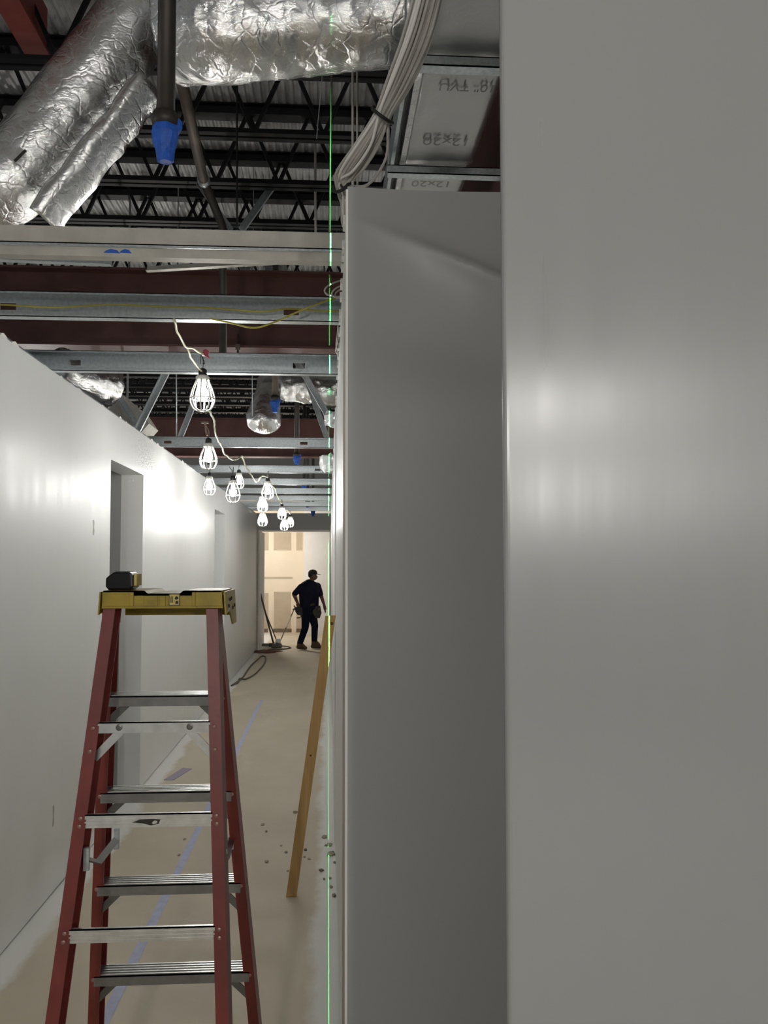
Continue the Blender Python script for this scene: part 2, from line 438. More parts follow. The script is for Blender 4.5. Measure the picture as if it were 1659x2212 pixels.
# end of the corridor
oz = at(600, 1145, YE).z; xj = at(560, 1250, YE).x
m = MB(); m.box((XL-1.2, YE, oz), (XR+1.2, YE+.15, TOP+.02)); m.box((XL-1.2, YE, 0), (XL, YE+.15, oz)); m.box((XR-.02, YE, 0), (XR+1.2, YE+.15, oz))
struct('wall_end', m, 'wall_paint_dim', 'shade-toned header wall over the far corridor opening')
m = MB(); m.box((XL, YE-.01, 0), (XL+.035, YE+.16, oz)); struct('trim_1', m, 'raw_edge', 'brown strip beside the far opening')
m = MB(); m.box((XL+.035, YE+.02, 0), (xj, YE+1.3, oz-.02)); m.box((XL+.035, YE-.005, oz-.03), (XR-.02, YE+.16, oz)); struct('trim_2', m, 'joint_white', 'white return of the far opening')
YB = 20.2
m = MB(); m.box((-4, YB, 0), (2.5, YB+.12, 3.6)); we = struct('wall_back', m, 'raw_wall', 'unpainted wallboard of the far room with compound bands')
def patch(px0, py0, px1, py1, mat, name, dy=.004):
    a, c = at(px0, py1, YB), at(px1, py0, YB); q = MB(); q.box((a.x, YB-dy, max(a.z, .002)), (c.x, YB, c.z)); return struct(name, q, mat, parent=we)
for px0, px1 in ((562.5, 580.5), (591, 629.5), (640, 654)): patch(px0, 1150, px1, 1189, 'gypsum_face', 'bare_board')
for px0, py0, px1 in ((560, 1281, 580), (591, 1278, 629), (640, 1283, 655)): patch(px0, py0, px1, 1358, 'gypsum_face', 'bare_board')
patch(540, 1246, 632, 1251, 'gypsum_face', 'bare_board')
for px0, px1 in ((556, 579), (590, 630), (640, 656)): patch(px0, 1358, px1, 1366, 'brown_band', 'base_gap', .006)
q = MB(); a = at(565, 1335, YB); q.box((a.x-.05, YB-.012, a.z-.07), (a.x+.05, YB, a.z+.07)); struct('outlet_box', q, 'brown_band', parent=we)
a = at(656, 1250, YB-.35)
m = MB(); m.box((a.x, YB-.35, 0), (2.5, YB-.02, 3.6)); struct('wall_far_room', m, 'joint_white', 'white painted wall behind the walking worker')

# roof deck: corrugated metal sheets
ZT = 5.56
m = MB(); p = .0635; nrib = int(13/p); vv = []; xs = []
for i in range(nrib):
    x = -6.5+i*p
    xs += [(x, 0), (x+.018, 0), (x+.030, -.016), (x+.052, -.016)]
for x, dz in xs: vv += [(x, -5, ZT+.02+dz), (x, 24.4, ZT+.02+dz)]
m.add(vv, [(2*i, 2*i+1, 2*i+3, 2*i+2) for i in range(len(xs)-1)])
struct('ceiling', m, 'deck_metal', 'corrugated grey metal deck overhead')
m = MB(); m.box((-6.6, 24.2, 0), (6.6, 24.4, ZT)); struct('wall_rear', m, 'wall_paint_dim', 'dim wall beyond the far room')

# ================================================================== ROOF STEEL
ORD = ['nearest', 'second', 'third', 'fourth', 'fifth', 'sixth', 'seventh', 'eighth', 'ninth', 'tenth', 'eleventh', 'twelfth', 'thirteenth', 'fourteenth',
       'fifteenth', 'sixteenth', 'seventeenth', 'eighteenth', 'nineteenth', 'twentieth', 'twenty-first', 'twenty-second', 'twenty-third', 'twenty-fourth']
ZB = 4.93
yb1 = onz(650, 152, ZB).y; yb4 = onz(650, 483, ZB).y; JS = (yb4-yb1)/3
JX0, JX1 = -4.4, 4.4
def joist(i):
    y = yb1-JS+i*JS
    t = thing('roof_joist', ('nearest' if i == 0 else ORD[i]+' nearest')+' black open-web joist under the metal deck', 'joist', (0, y, ZB-.03), 'black open-web joists under the deck')
    q = MB()
    for s in (-1, 1): q.box((JX0, y+s*.012-.005, ZT-.06), (JX1, y+s*.012+.005, ZT)); q.box((JX0, y+s*.036-.024, ZT-.008), (JX1, y+s*.036+.024, ZT))
    q.box((JX0, y-.055, ZT-.088), (JX1, y+.055, ZT-.03)); q.build('top_chord', 'black_steel', t)
    q = MB()
    for s in (-1, 1): q.box((JX0, y+s*.012-.004, ZB-.028), (JX1, y+s*.012+.004, ZB+.028)); q.box((JX0, y+s*.034-.022, ZB-.03), (JX1, y+s*.034+.022, ZB-.022))
    q.build('bottom_chord', 'black_steel', t)
    n = 0; x = JX0+.1; st = .50; d = MB(); ph = (i*.13) % .4
    x += ph
    while x+st < JX1:
        for a, c in (((x, y, ZB), (x+st*.5, y, ZT-.05)), ((x+st*.5, y, ZT-.05), (x+st, y, ZB))):
            if i <= 6 and -2.3 < x < 1.6:
                q = MB(); q.bar(a, c, .027, .027, (0, 1, 0)); q.build('web_bar', 'black_steel', t)
            else: d.bar(a, c, .027, .027, (0, 1, 0))
        x += st
    d.build('webbing', 'black_steel', t)['kind'] = 'stuff'
for i in range(24): joist(i)

def ibeam_x(name, label, y, z0, z1, fw, x0, x1, mat, tf=.02):
    t = thing(name, label, 'beam', ((x0+x1)/2, y, z0))
    q = MB(); q.box((x0, y-.006, z0+tf), (x1, y+.006, z1-tf)); q.build('web', mat, t)
    for n, z in (('bottom_flange', z0), ('top_flange', z1-tf)):
        q = MB(); q.box((x0, y-fw/2, z), (x1, y+fw/2, z+tf)); q.build(n, mat, t)
    return t
Y1 = 6.6; Y2 = 13.4
ibeam_x('steel_beam', 'deep dark red steel beam crossing behind the first framing studs', Y1, at(300, 747, Y1-.1).z, at(300, 578, Y1-.1).z, .2, -5, 4, 'red_oxide')
ibeam_x('steel_beam', 'far dark red steel beam crossing above the row of bulbs', Y2, at(550, 986, Y2-.1).z, at(550, 903, Y2-.1).z, .2, -5, 4, 'red_oxide')
a = onz(52, 62, 5.02)
t = thing('steel_beam', 'bright red steel beam running lengthwise under the deck', 'beam', (a.x, 4, 5.0))
q = MB(); q.box((a.x-.075, 1.5, 5.0), (a.x+.075, onz(85, 128, 5.0).y+.1, 5.018)); q.build('bottom_flange', 'red_oxide_bright', t)
q = MB(); q.box((a.x-.005, 1.5, 5.018), (a.x+.005, onz(85, 128, 5.0).y+.1, 5.4)); q.build('web', 'red_oxide_bright', t)
t = thing('steel_beam', 'dark red steel beam behind the rectangular foil duct', 'beam', (.84, 4, 3.45))
q = MB(); q.box((.84, 2.3, 3.45), (.852, 6.2, 4.6)); q.build('web', 'red_oxide', t)
q = MB(); q.box((.80, 2.3, 3.43), (.89, 6.2, 3.45)); q.build('bottom_flange', 'red_oxide', t)

# ================================================================== CEILING STUDS
def stud(label, y, z0, z1, x0, x1, mat='galvanised', depth=.042, holes=(), slope=0):
    t = thing('ceiling_stud', label, 'stud', ((x0+x1)/2, y, z0), 'metal studs spanning the corridor')
    q = MB(); th = .0035
    hz0, hz1 = z0+(z1-z0)*.36, z0+(z1-z0)*.64
    cuts = sorted((h-.034, h+.034) for h in holes); xs_ = [x0]+[c for k in cuts for c in k]+[x1]
    for i in range(0, len(xs_), 2): q.box((xs_[i], y, z0), (xs_[i+1], y+th, z1))
    for c0, c1 in cuts: q.box((c0, y, z0), (c1, y+th, hz0)); q.box((c0, y, hz1), (c1, y+th, z1))
    q.build('web', mat, t)
    q = MB(); q.box((x0, y-depth, z0), (x1, y, z0+th)); q.box((x0, y-depth, z0), (x1, y-depth+.003, z0+.011)); q.build('lower_flange', mat, t)
    q = MB(); q.box((x0, y-depth, z1-th), (x1, y, z1)); q.box((x0, y-depth, z1-.011), (x1, y-depth+.003, z1)); q.build('upper_flange', mat, t)
    return t
XA, XB = XL-.15, XR+.10
def ys(py): return onz(560, py, TOP).y
S = {}
y1 = onz(400, 556, TOP+.004).y
za, zb1, zt1 = at(400, 529, y1).z, at(400, 537, y1).z, at(400, 494, y1).z
t = thing('ceiling_stud', 'dusty beige metal stud nearest the camera over the corridor', 'stud', (-.8, y1, TOP+.004), 'metal studs spanning the corridor')
q = MB(); q.box((XA-.4, y1+.010, za), (XB-.02, y1+.014, zt1)); q.build('web', 'galvanised_dusty', t)
q = MB(); q.box((XA-.4, y1+.010, zt1), (XB-.02, y1+.05, zt1+.003)); q.build('upper_flange', 'galvanised_dusty', t)
q = MB(); q.box((XA-.4, y1-.012, zb1+.004), (XB-.02, y1+.012, zb1+.008)); q.box((XA-.4, y1-.012, zb1-.003), (XB-.02, y1-.009, zb1+.008)); q.build('lower_flange', 'galvanised', t)
m = MB(); m.box((XA-.4, y1, TOP+.004), (XB-.02, y1+.003, zb1-.001)); m.box((XA-.4, y1, TOP+.001), (XB-.02, y1+.04, TOP+.004))
et = tag(m.build('edge_track', 'galvanised_dusty'), 'dusty beige track fixed along the nearest corridor stud', 'track')
for px, w in ((243, .030), (272, .022)):
    p_ = at(px, 542, y1-.001); q = MB(); q.prism([p_+Vector((-w, 0, -.006)), p_+Vector((w*.9, 0, -.008)), p_+Vector((w*.5, 0, .003)), p_+Vector((-w*.2, 0, .007)), p_+Vector((-w*.8, 0, .0))], (0, .0008, 0)); q.build('blue_mark', 'blue_tape', et)
y2 = onz(400, 689, TOP).y
stud('galvanised stud carrying the yellow cable in front of the red beam', y2+.045, TOP, at(400, 634, y2).z, XA, XB, holes=(at(8, 650, y2).x, at(628, 662, y2).x))
y3 = onz(400, 804, TOP).y
stud('galvanised stud above the largest bulb', y3+.045, TOP, at(400, 760, y3).z, XA, XB, holes=(at(155, 777, y3).x, at(645, 786, y3).x))
y4 = onz(550, 966, TOP).y
stud('galvanised stud with two oval holes below the far foil sock', y4+.045, TOP, at(550, 944, y4).z, XA, XB, holes=(at(360, 950, y4).x, at(656, 951, y4).x))
for k, (py, lb) in enumerate(((1021, 'fifth'), (1047, 'sixth'), (1066, 'seventh'), (1081, 'eighth'), (1093, 'ninth'), (1103, 'tenth'))):
    y_ = ys(py)
    stud(lb+' metal stud over the corridor counted from the camera', y_+.045, TOP, TOP+.09, XA, XB, holes=((at(686, 1014, y_).x,) if k == 0 else ()))

def angle(label, p0, p1, w=.032, th=.003, mat='galvanised', name='metal_angle', cat='angle', up=(0, 0, 1)):
    m = MB(); m.bar(p0, p1, th, w, up); m.bar(p0, p1, w, th, up, (w/2, -w/2)); return tag(m.build(name, mat), label, cat)
angle('loose pale metal strip slanting below the nearest dusty stud', at(318, 582, 3.0), at(748, 556, 2.95), .024, .003, 'galvanised_dusty', 'metal_strip', 'strip')
angle('short galvanised track end under the dusty stud at the frame edge', at(-40, 556, 2.95), at(242, 568, 2.95), .028, .003, 'galvanised', 'track_end', 'track')
def brace(label, p0, p1, w=.04):
    p0, p1 = Vector(p0), Vector(p1); d = (p1-p0).normalized(); p1 = p1+d*max(0, (ZB-.03-p1.z)/d.z); m = MB(); m.bar(p0, p1, w, .004, (0, 1, 0)); m.bar(p0, p1, .004, .028, (0, 1, 0), (w/2, -.014)); m.bar(p0, p1, .004, .028, (0, 1, 0), (-w/2, -.014))
    tag(m.build('stud_brace', 'galvanised'), label, 'brace', 'diagonal stud braces')
brace('long diagonal metal brace rising from the left wall top toward the bulb', at(293, 938, 6.9), at(372, 780, 6.9), .06)
brace('short diagonal metal brace leaning the other way behind the long one', at(298, 920, 7.1), at(258, 858, 7.1), .05)
brace('slim diagonal metal brace partly hidden behind the largest bulb', at(388, 950, 7.4), at(440, 820, 7.4), .05)
brace('diagonal metal brace by the blue-taped drop near the right wall', at(712, 905, 6.95), at(640, 780, 6.95), .05)
brace('darker diagonal brace behind it reaching the right wall top', at(712, 962, 7.6), at(655, 800, 7.6), .05)
brace('grey diagonal stud brace above the dusty stud among the joists', at(522, 498, 6.1), at(592, 400, 6.1), .05)
brace('small grey diagonal brace beside the sprinkler main', at(500, 498, 6.0), at(448, 425, 6.0), .035)

# ================================================================== DUCTS
def sock(pts, rad, name, mat, parent=None, seg=90, n=56, amp=.012, seedv=0., crease=None, open_end=False):
    path = curve(pts, max(2, seg//(len(pts)-1))); m = MB(); o = 0; nrm = None; L = 0
    for i, p in enumerate(path):
        d = (path[min(i+1, len(path)-1)]-path[max(i-1, 0)]).normalized()
        if nrm is None: nrm = d.cross(Vector((0, 1, 0.01))).normalized()
        else: nrm = (nrm-d*nrm.dot(d)).normalized()
        bn = d.cross(nrm); rr = rad(i/(len(path)-1)) if callable(rad) else rad
        for k in range(n):
            t = 2*math.pi*k/n; dv = nrm*math.cos(t)+bn*math.sin(t)
            q = p+dv*rr; qn = Vector((q.x+seedv, q.y, q.z))
            w = amp*(noise.noise(qn*7)+.8*noise.noise(qn*19)+.55*(1-abs(noise.noise(qn*13))*3)+.3*noise.noise(qn*45))
            if crease: w += crease[1]*math.exp(-(((t-crease[0]+math.pi) % (2*math.pi)-math.pi)/crease[2])**2)
            m.v.append(q+dv*w)
    for i in range(len(path)-1):
        for k in range(n): m.f.append((i*n+k, i*n+(k+1) % n, (i+1)*n+(k+1) % n, (i+1)*n+k))
    m.f.append(tuple(range(n))[::-1]); m.f.append(tuple((len(path)-1)*n+k for k in range(n)))
    return m.build(name, mat, parent, smooth=True)
du = thing('foil_duct', 'large crinkled foil duct crossing the top of the corridor', 'duct', at(620, 40, 3.0))
sock([at(372, 66, 3.05), at(480, 56, 3.0), at(640, 52, 3.0), at(800, 38, 2.95), at(960, -10, 2.9), at(1060, -60, 2.9)], lambda u: .195+.012*math.sin(u*9), 'sleeve', 'foil', du, amp=.007)
du2 = thing('foil_duct', 'big foil-wrapped duct slanting down to the left', 'duct', at(168, 249, 3.1))
sl = sock([at(333, -6, 3.5), at(243, 116, 3.5), at(149, 233, 3.5), at(75, 330, 3.5), at(10, 402, 3.5), at(-90, 440, 3.5), at(-220, 450, 3.5)],
     lambda u: .172, 'sleeve', 'foil', du2, seg=100, amp=.0035, seedv=5.3)
# the flap where the wrap overlaps, a lighter lengthwise fold along the lower side
path = curve([at(318, 170, 3.36), at(222, 294, 3.36), at(150, 384, 3.36), at(86, 466, 3.36)], 12); m = MB()
for i, p in enumerate(path):
    d = (path[min(i+1, len(path)-1)]-path[max(i-1, 0)]).normalized(); sd = d.cross(Vector((0, 1, 0))).normalized()
    if sd.z > 0: sd = -sd
    for k in range(9):
        u = k/8; w = .010*noise.noise(p*11+Vector((0, 0, u*3)))
        m.v.append(p+sd*(.112*(u-.5)+w)+Vector((0, -.035*math.sin(u*math.pi)+.10*u*u+w, 0)))
for i in range(len(path)-1):
    for k in range(8): m.f.append((i*9+k, i*9+k+1, i*9+10+k, i*9+9+k))
fl = m.build('overlap_flap', 'foil', du2, smooth=True); so = fl.modifiers.new('thick', 'SOLIDIFY'); so.thickness = .006
m = MB(); a = at(42, 338, 3.275); e = (at(62, 318, 3.275)-a).normalized(); m.bar(a-e*.03, a+e*.04, .012, .004, (0, 1, 0)); m.build('print_mark', 'print_black', du2)
m = MB(); m.bar(a-e*.03+Vector((-.018, 0, .006)), a+e*.04+Vector((-.018, 0, .006)), .022, .003, (0, 1, 0)); m.build('label_strip', 'foil_dull', du2)

# rectangular foil duct on trapeze hangers
ZD = 3.6
l0, l1 = onz(915, 135, ZD), onz(862, 350, ZD); r0 = onz(1085, 190, ZD); r1 = onz(1000, 400, ZD)
dxl = (l0.x+l1.x)/2; dxr = (r0.x+r1.x)/2
rd = thing('rectangular_duct', 'rectangular foil-faced duct hung beside the cable bundle', 'duct', (dxl, 3, ZD))
def rduct(y0, y1, ny, name, z0, z1):
    m = MB(); n = 0; prof = []
    for i in range(13): prof.append((dxl+(dxr-dxl)*i/12, z0))
    for i in range(1, 6): prof.append((dxr, z0+(z1-z0)*i/5))
    for i in range(1, 13): prof.append((dxr-(dxr-dxl)*i/12, z1))
    for i in range(1, 5): prof.append((dxl, z1-(z1-z0)*i/5))
    np_ = len(prof)
    for j in range(ny+1):
        y = y0+(y1-y0)*j/ny
        for x, z in prof:
            q = Vector((x, y, z)); w = .006*noise.noise(q*9)+.004*noise.noise(q*24)
            edge = .010 if (abs(z-z0) < .001 and (x < dxl+.02 or x > dxr-.02)) else 0
            m.v.append(Vector((x+w, y, z+w*.45+edge)))
    for j in range(ny):
        for k in range(np_): m.f.append((j*np_+k, j*np_+(k+1) % np_, (j+1)*np_+(k+1) % np_, (j+1)*np_+k))
    m.f.append(tuple(range(np_))[::-1]); m.f.append(tuple(ny*np_+k for k in range(np_)))
    return m.build(name, 'foil_flat', rd, smooth=True)
YH1, YH2 = onz(1000, 128, ZD-.03).y, onz(1000, 366, ZD-.03).y
rduct(1.9, YH2+.02, 40, 'body', ZD, ZD+.26); rduct(YH2+.02, 6, 40, 'body', ZD+.012, ZD+.25)
m = MB(); m.box((dxl-.008, 2.0, ZD-.006), (dxl+.014, 6, ZD+.010)); m.build('corner_tape', 'foil', rd)
m = MB(); m.box((dxl-.045, 2.2, ZD+.02), (dxl-.03, 6, ZD+.15)); m.build('side_wrap', 'galvanised', rd)
def mark(txt, px, py, size):
    c = onz(px, py, ZD); M = Matrix.Translation((c.x, c.y, ZD-.0105)) @ Matrix(((1, 0, 0, 0), (0, 1, 0, 0), (0, 0, 1, 0), (0, 0, 0, 1))) @ Matrix.Rotation(math.pi, 4, 'Y')
    words(txt, size, 'marker_grey', 'marker_writing', rd, M)
mark('12x20', 932, 392, .075); mark('12x20', 965, 300, .08); mark('10" TVU', 1010, 183, .06)
for k, (yy, x0_, lb) in enumerate(((YH1, at(925, 118, YH1).x, 'upper galvanised channel under the foil duct near the cables'), (YH2, at(855, 356, YH2).x, 'lower galvanised channel under the foil duct just above the shade-toned wall'))):
    x0_ = dxl-.062
    t = thing('duct_hanger', lb, 'hanger', (.6, yy, ZD-.05), 'channels carrying the rectangular duct')
    q = MB(); q.box((x0_, yy, ZD-.054), (2.2, yy+.004, ZD-.018)); q.build('web', 'galvanised', t)
    q = MB(); q.box((x0_, yy, ZD-.054), (2.2, yy+.045, ZD-.050)); q.build('lower_flange', 'galvanised', t)
    q = MB(); q.box((x0_, yy, ZD-.022), (2.2, yy+.045, ZD-.018)); q.build('upper_flange', 'galvanised', t)
    q = MB(); q.tube([(x0_+.006, yy+.02, ZD-.03), (x0_+.006, yy+.02, ZT)], .004, 6); q.build('rod', 'galvanised', t)

# ducts further along the corridor
t = thing('foil_duct', 'hanging foil sock end above the far stud', 'duct', at(570, 935, 7.4))
sock([at(594, 566, 7.8), at(593, 690, 7.75), at(588, 800, 7.7), at(582, 835, 7.6), at(574, 870, 7.5), at(570, 905, 7.45), at(569, 934, 7.42)], lambda u: (.118+.050*min(max(u-.55, 0)*4, 1))*(1 if u < .86 else math.sqrt(max(.004, 1-((u-.86)/.14)**2))), 'sleeve', 'foil', t, seg=72, n=40, amp=.010, seedv=2.2)
t = thing('foil_duct', 'shiny foil duct running to the right wall behind the blue-taped drop', 'duct', at(660, 840, 8.3))
sock([at(592, 826, 8.3), at(650, 836, 8.3), at(700, 842, 8.3), at(790, 846, 8.3)], .165, 'sleeve', 'foil', t, seg=40, n=40, amp=.018, seedv=9.1)
t = thing('foil_duct', 'foil-wrapped duct elbow resting above the left wall', 'duct', at(235, 850, 6.2))
sock([at(120, 800, 5.6), at(190, 822, 5.8), at(232, 832, 6.0), at(250, 838, 6.05)], lambda u: .17 if u < .8 else .17-.07*((u-.8)/.2)**2, 'sleeve', 'foil', t, seg=36, n=40, amp=.012, seedv=4.4)
sock([at(232, 842, 6.05), at(215, 866, 6.1), at(196, 890, 6.15)], .085, 'branch', 'foil', t, seg=20, n=32, amp=.008, seedv=4.9)
t = thing('duct_boot', 'dull grey sheet duct boot behind the foil elbow', 'duct', at(280, 890, 7.4))
q = MB(); q.prism([at(225, 895, 7.4), at(262, 850, 7.4), at(300, 882, 7.4), at(322, 915, 7.4), at(300, 940, 7.4), at(250, 940, 7.4)], (0, .4, 0)); q.build('shell', 'galvanised_dusty', t)

for nm, px, py, Y, r_ in (('strap', 640, 800, 8.3, .006), ('strap', 700, 805, 8.3, .006)):
    a = at(px, py, Y); q = MB(); q.bar(a, (a.x, a.y, ZT), .02, .003, (0, 1, 0)); q.build('strap', 'galvanised', bpy.data.objects['foil_duct.003'])
a = at(275, 880, 7.6); q = MB(); q.bar(a, (a.x, a.y, ZT), .02, .003, (0, 1, 0)); q.build('strap', 'galvanised', t)

# ================================================================== PIPES
ZP = 4.15
pm = thing('sprinkler_main', 'brown sprinkler pipe running away overhead and turning down', 'pipe', onz(440, 390, ZP))
pa, pb_, pc = onz(387, 150, ZP), onz(440, 390, ZP), onz(480, 486, ZP)
pa = pa+(pa-pb_)*.06
q = MB(); q.tube([pa, pb_], .030, 16); q.build('pipe_length', 'pipe_brown', pm, smooth=True)
q = MB(); q.tube([pb_, pc, pc+Vector((0, .03, -.05)), Vector((at(482, 700, pc.y+.03).x, pc.y+.03, 3.22))], .027, 14); q.build('pipe_length', 'pipe_black', pm, smooth=True)
q = MB(); d = (pc-pb_).normalized(); q.tube([pb_-d*.02, pb_+d*.02], .037, 16); q.build('coupling', 'galvanised', pm, smooth=True)

def drop(px, pyb, ztop, Y, rad, label, bag=True, x=None, big=False, pm_='pipe_black'):
    a = at(px, pyb, Y)
    t = thing('sprinkler_drop', label, 'pipe', a, 'sprinkler drops bagged in blue tape')
    bz = .150 if big else .14
    q = MB(); q.tube([(a.x, a.y, a.z+bz-.02), (a.x, a.y, ztop)], rad, 14); q.build('pipe_length', pm_, t, smooth=True)
    q = MB(); q.tube([(a.x, a.y, a.z+bz-.03), (a.x, a.y, a.z+bz+.012)], rad*1.45, 14); q.build('fitting', 'pipe_black', t, smooth=True)
    # crumpled tape bag: narrow foot, bulge, spread collar with two ears
    m = MB(); n = 14; hs = [0, .004, .03, .06, .085, .105, .125, .135]; ws = [.020, .024, .027, .034, .040, .036, .038, .034]
    k_ = rad/.026
    for j, (h, w) in enumerate(zip(hs, ws)):
        for k in range(n):
            th = 2*math.pi*k/n; ww = w*(1+.22*noise.noise(Vector((k*1.7, j*.9, px))))*(1.25 if (j >= 5 and k in (0, 1)) else 1)*k_
            m.v.append(Vector((a.x+ww*math.cos(th), a.y+ww*.85*math.sin(th), a.z+h*bz/.135+.006*noise.noise(Vector((k*2.1, j, px+3))))))
    for j in range(len(hs)-1):
        for k in range(n): m.f.append((j*n+k, j*n+(k+1) % n, (j+1)*n+(k+1) % n, (j+1)*n+k))
    m.f.append(tuple(range(n))[::-1]); m.f.append(tuple((len(hs)-1)*n+k for k in range(n)))
    m.build('tape_bag', 'blue_tape', t, smooth=False)
    return t
drop(357, 350, ZB, 2.5, .030, 'thick near sprinkler drop pipe ending in a blue tape bag', big=True)
drop(594, 891, ZB, 6.9, .030, 'short sprinkler drop with blue tape beside the hanging foil sock', pm_='pipe_brown')
drop(641, 1003, ZB, 10.2, .034, 'long dark sprinkler drop with blue tape below the oval-holed stud')
drop(657, 1061, ZB, 13.75, .030, 'fourth blue-bagged sprinkler drop from the camera')
drop(664, 1096, ZB, 14.7, .030, 'fifth blue-bagged sprinkler drop from the camera')
drop(676, 1115, ZB, 15.9, .030, 'farthest and smallest blue-bagged sprinkler drop')
def rod(label, px, y0, y1, Y, r, mat='black_steel', px2=None, name='hanger_rod'):
    e_ = at(px, y0, Y); q = MB(); q.tube([at(px2 or px, y1, Y), e_, Vector((e_.x, e_.y, ZT))], r, 8); tag(q.build(name, mat, smooth=True), label, 'rod')
rod('thin grey hanger rod dropping from the foil duct along the laser line', 717, 120, 500, 3.45, .0052, 'pipe_brown', 712)
rod('grey conduit just left of the cable bundle', 762, 90, 410, 3.45, .006, 'galvanised_dusty', 762, 'conduit')
rod('second grey conduit beside the cable bundle', 771, 90, 410, 3.5, .0048, 'galvanised_dusty', 772, 'conduit')
rod('black hanger rod between the joists right of the brown pipe', 512, 150, 490, 4.4, .006)
rod('thin grey wire hanging among the joists left of the laser line', 697, 150, 300, 4.6, .003, 'galvanised', 684)
rod('small white conduit stub rising from the dusty stud', 681, 400, 505, 6.1, .010, 'cable_grey', 682, 'conduit')
rod('slender grey rod hanging over the largest bulb row', 381, 790, 945, 6.9, .006, 'galvanised')
rod('thin grey wire left of the sock end', 545, 800, 900, 6.9, .004, 'galvanised')
t = thing('beam_hanger', 'small rusty clamp hanging under the deep red beam', 'hanger', at(514, 757, 6.5))
q = MB(); a = at(514, 757, 6.5); q.box((a.x-.02, a.y-.02, a.z+.0), (a.x+.02, a.y+.02, a.z+.05)); q.build('clamp', 'pipe_brown', t)
q = MB(); q.tube([a+Vector((0, 0, -.06)), a+Vector((0, 0, .14))], .010, 8); q.build('bolt', 'pipe_black', t)

# ================================================================== CABLES
cb = thing('cable_bundle', 'thick bundle of grey data cables slung down to the wall corner', 'cables', at(745, 470, 2.35))
sp = [(at(932, -40, 1.95), .040), (at(897, 90, 2.02), .043), (at(858, 185, 2.1), .037), (at(826, 250, 2.15), .026), (at(790, 315, 2.2), .034), (at(752, 372, 2.26), .036), (at(738, 398, 2.3), .022)]
sp2 = [(at(752, 420, 2.33), .022), (at(746, 445, 2.36), .016), (at(747, 478, 2.40), .014), (at(752, 500, 2.44), .010)]
NC = 30
for k in range(NC):
    th = k*2.39996; rr = math.sqrt((k+.5)/NC); pts = []
    for j, (c, s) in enumerate(sp+sp2):
        tw = th+.015*j; wob = .003*noise.noise(Vector((k*3.3, j*.8, 0)))
        off = Vector((math.cos(tw)*rr*s+wob, math.sin(tw)*rr*s*.7, -math.sin(tw)*rr*s*.3+wob))
        if k >= 26 and 4 <= j <= 5: off += Vector((.008*(k-25), 0, -.006*(k-25)))
        if j == 7: off += Vector((.012*math.sin(k), 0, -.012*abs(math.sin(k*1.7))))
        pts.append(c+off)
    if k % 3 == 1: pts = pts[:8]
    q = MB(); q.tube(curve(pts, 5), .0047, 6); q.build('cable', 'cable_grey' if k % 4 else 'cable_white', cb, smooth=True)
for (c, s), nx_ in ((sp[3], sp[4][0]), (sp[6], sp2[0][0])):
    ax = (nx_-c).normalized(); a = ax.cross(Vector((0, 1, 0))).normalized(); bb = ax.cross(a)
    ring = [c+(a*math.cos(x*math.pi/9)+bb*math.sin(x*math.pi/9)*.9)*(s+.010) for x in range(19)]
    q = MB(); q.tube(ring, .005, 8, False); q.build('strap', 'strap_black', cb, smooth=True)
q = MB(); q.tube(curve([at(734, 395, 2.3), at(742, 407, 2.28), at(756, 408, 2.2), at(766, 405, 2.12)], 6), .0035, 6); q.build('strap_tail', 'strap_black', cb, smooth=True)

# loose wires coming off the right wall top
t = thing('wire_coil', 'coil of thin white wire looping off the right wall top', 'wire', at(735, 625, 3.0))
for k, (cx, cy, rx, ry) in enumerate(((748, 622, 47, 18), (748, 628, 31, 14), (746, 631, 22, 10))):
    pts = [at(cx+rx*math.cos(a_*math.pi/12), cy+ry*math.sin(a_*math.pi/12)-6*math.cos(a_*math.pi/12), 3.0+.03*k+.05*math.sin(a_*math.pi/12)) for a_ in range(6, 19)]
    q = MB(); q.tube(pts, .0035, 6); q.build('loop', 'cable_grey', t, smooth=True)
t = thing('wire_loop', 'white wires drooping from the right wall top beside the second stud', 'wire', at(728, 740, 3.6))
for pts in (((742, 690), (731, 700), (729, 720), (726, 745), (730, 762)), ((736, 712), (730, 735), (725, 758), (732, 768))):
    q = MB(); q.tube(curve([at(x, y_, 3.55) for x, y_ in pts], 6), .003, 6); q.build('strand', 'cable_white', t, smooth=True)
for nm, lb, px, py, Y, s in (('plastic_wrap', 'crumpled clear plastic caught on the right wall top', 716, 905, 5.6, .055), ('plastic_wrap', 'smaller crumpled plastic further along the right wall top', 708, 1000, 8.2, .09)):
    m = MB(); a = at(px, py, Y); m.ball(a, s, s, s*1.1, 14, 10)
    for i, v in enumerate(m.v): m.v[i] = a+(v-a)*(1+.5*noise.noise((v-a)*28+Vector((px, 0, 0))))
    tag(m.build(nm, 'wire_film'), lb, 'plastic')
def cable(name, label, pts, r, mat, cat='cable', n=7):
    pp = curve(pts, n)
    if mat == 'cord_yellow': pp = [p_+Vector((.012*noise.noise(p_*14), .0, .012*noise.noise(p_*14+Vector((5, 3, 1))))) for p_ in pp]
    q = MB(); q.tube(pp, r, 8); return tag(q.build(name, mat, smooth=True), label, cat)
yy = y2-.006
cable('stud_cable', 'yellow cable lying in the stud before the red beam', [at(-60, 655, yy), at(20, 659, yy), at(120, 664, yy), at(240, 658, yy), at(360, 663, yy), at(450, 665, yy), at(560, 673, yy), at(620, 667, yy), at(690, 671, yy), at(738, 672, yy)], .0042, 'cord_ochre')
cable('drooping_cable', 'yellow cable drooping below that stud toward the right wall', [at(455, 688, y2-.03), at(500, 698, y2-.05), at(548, 708, y2-.06), at(590, 697, y2-.06), at(640, 675, y2-.06), at(690, 655, y2-.06), at(735, 640, y2-.03)], .0042, 'cord_ochre')

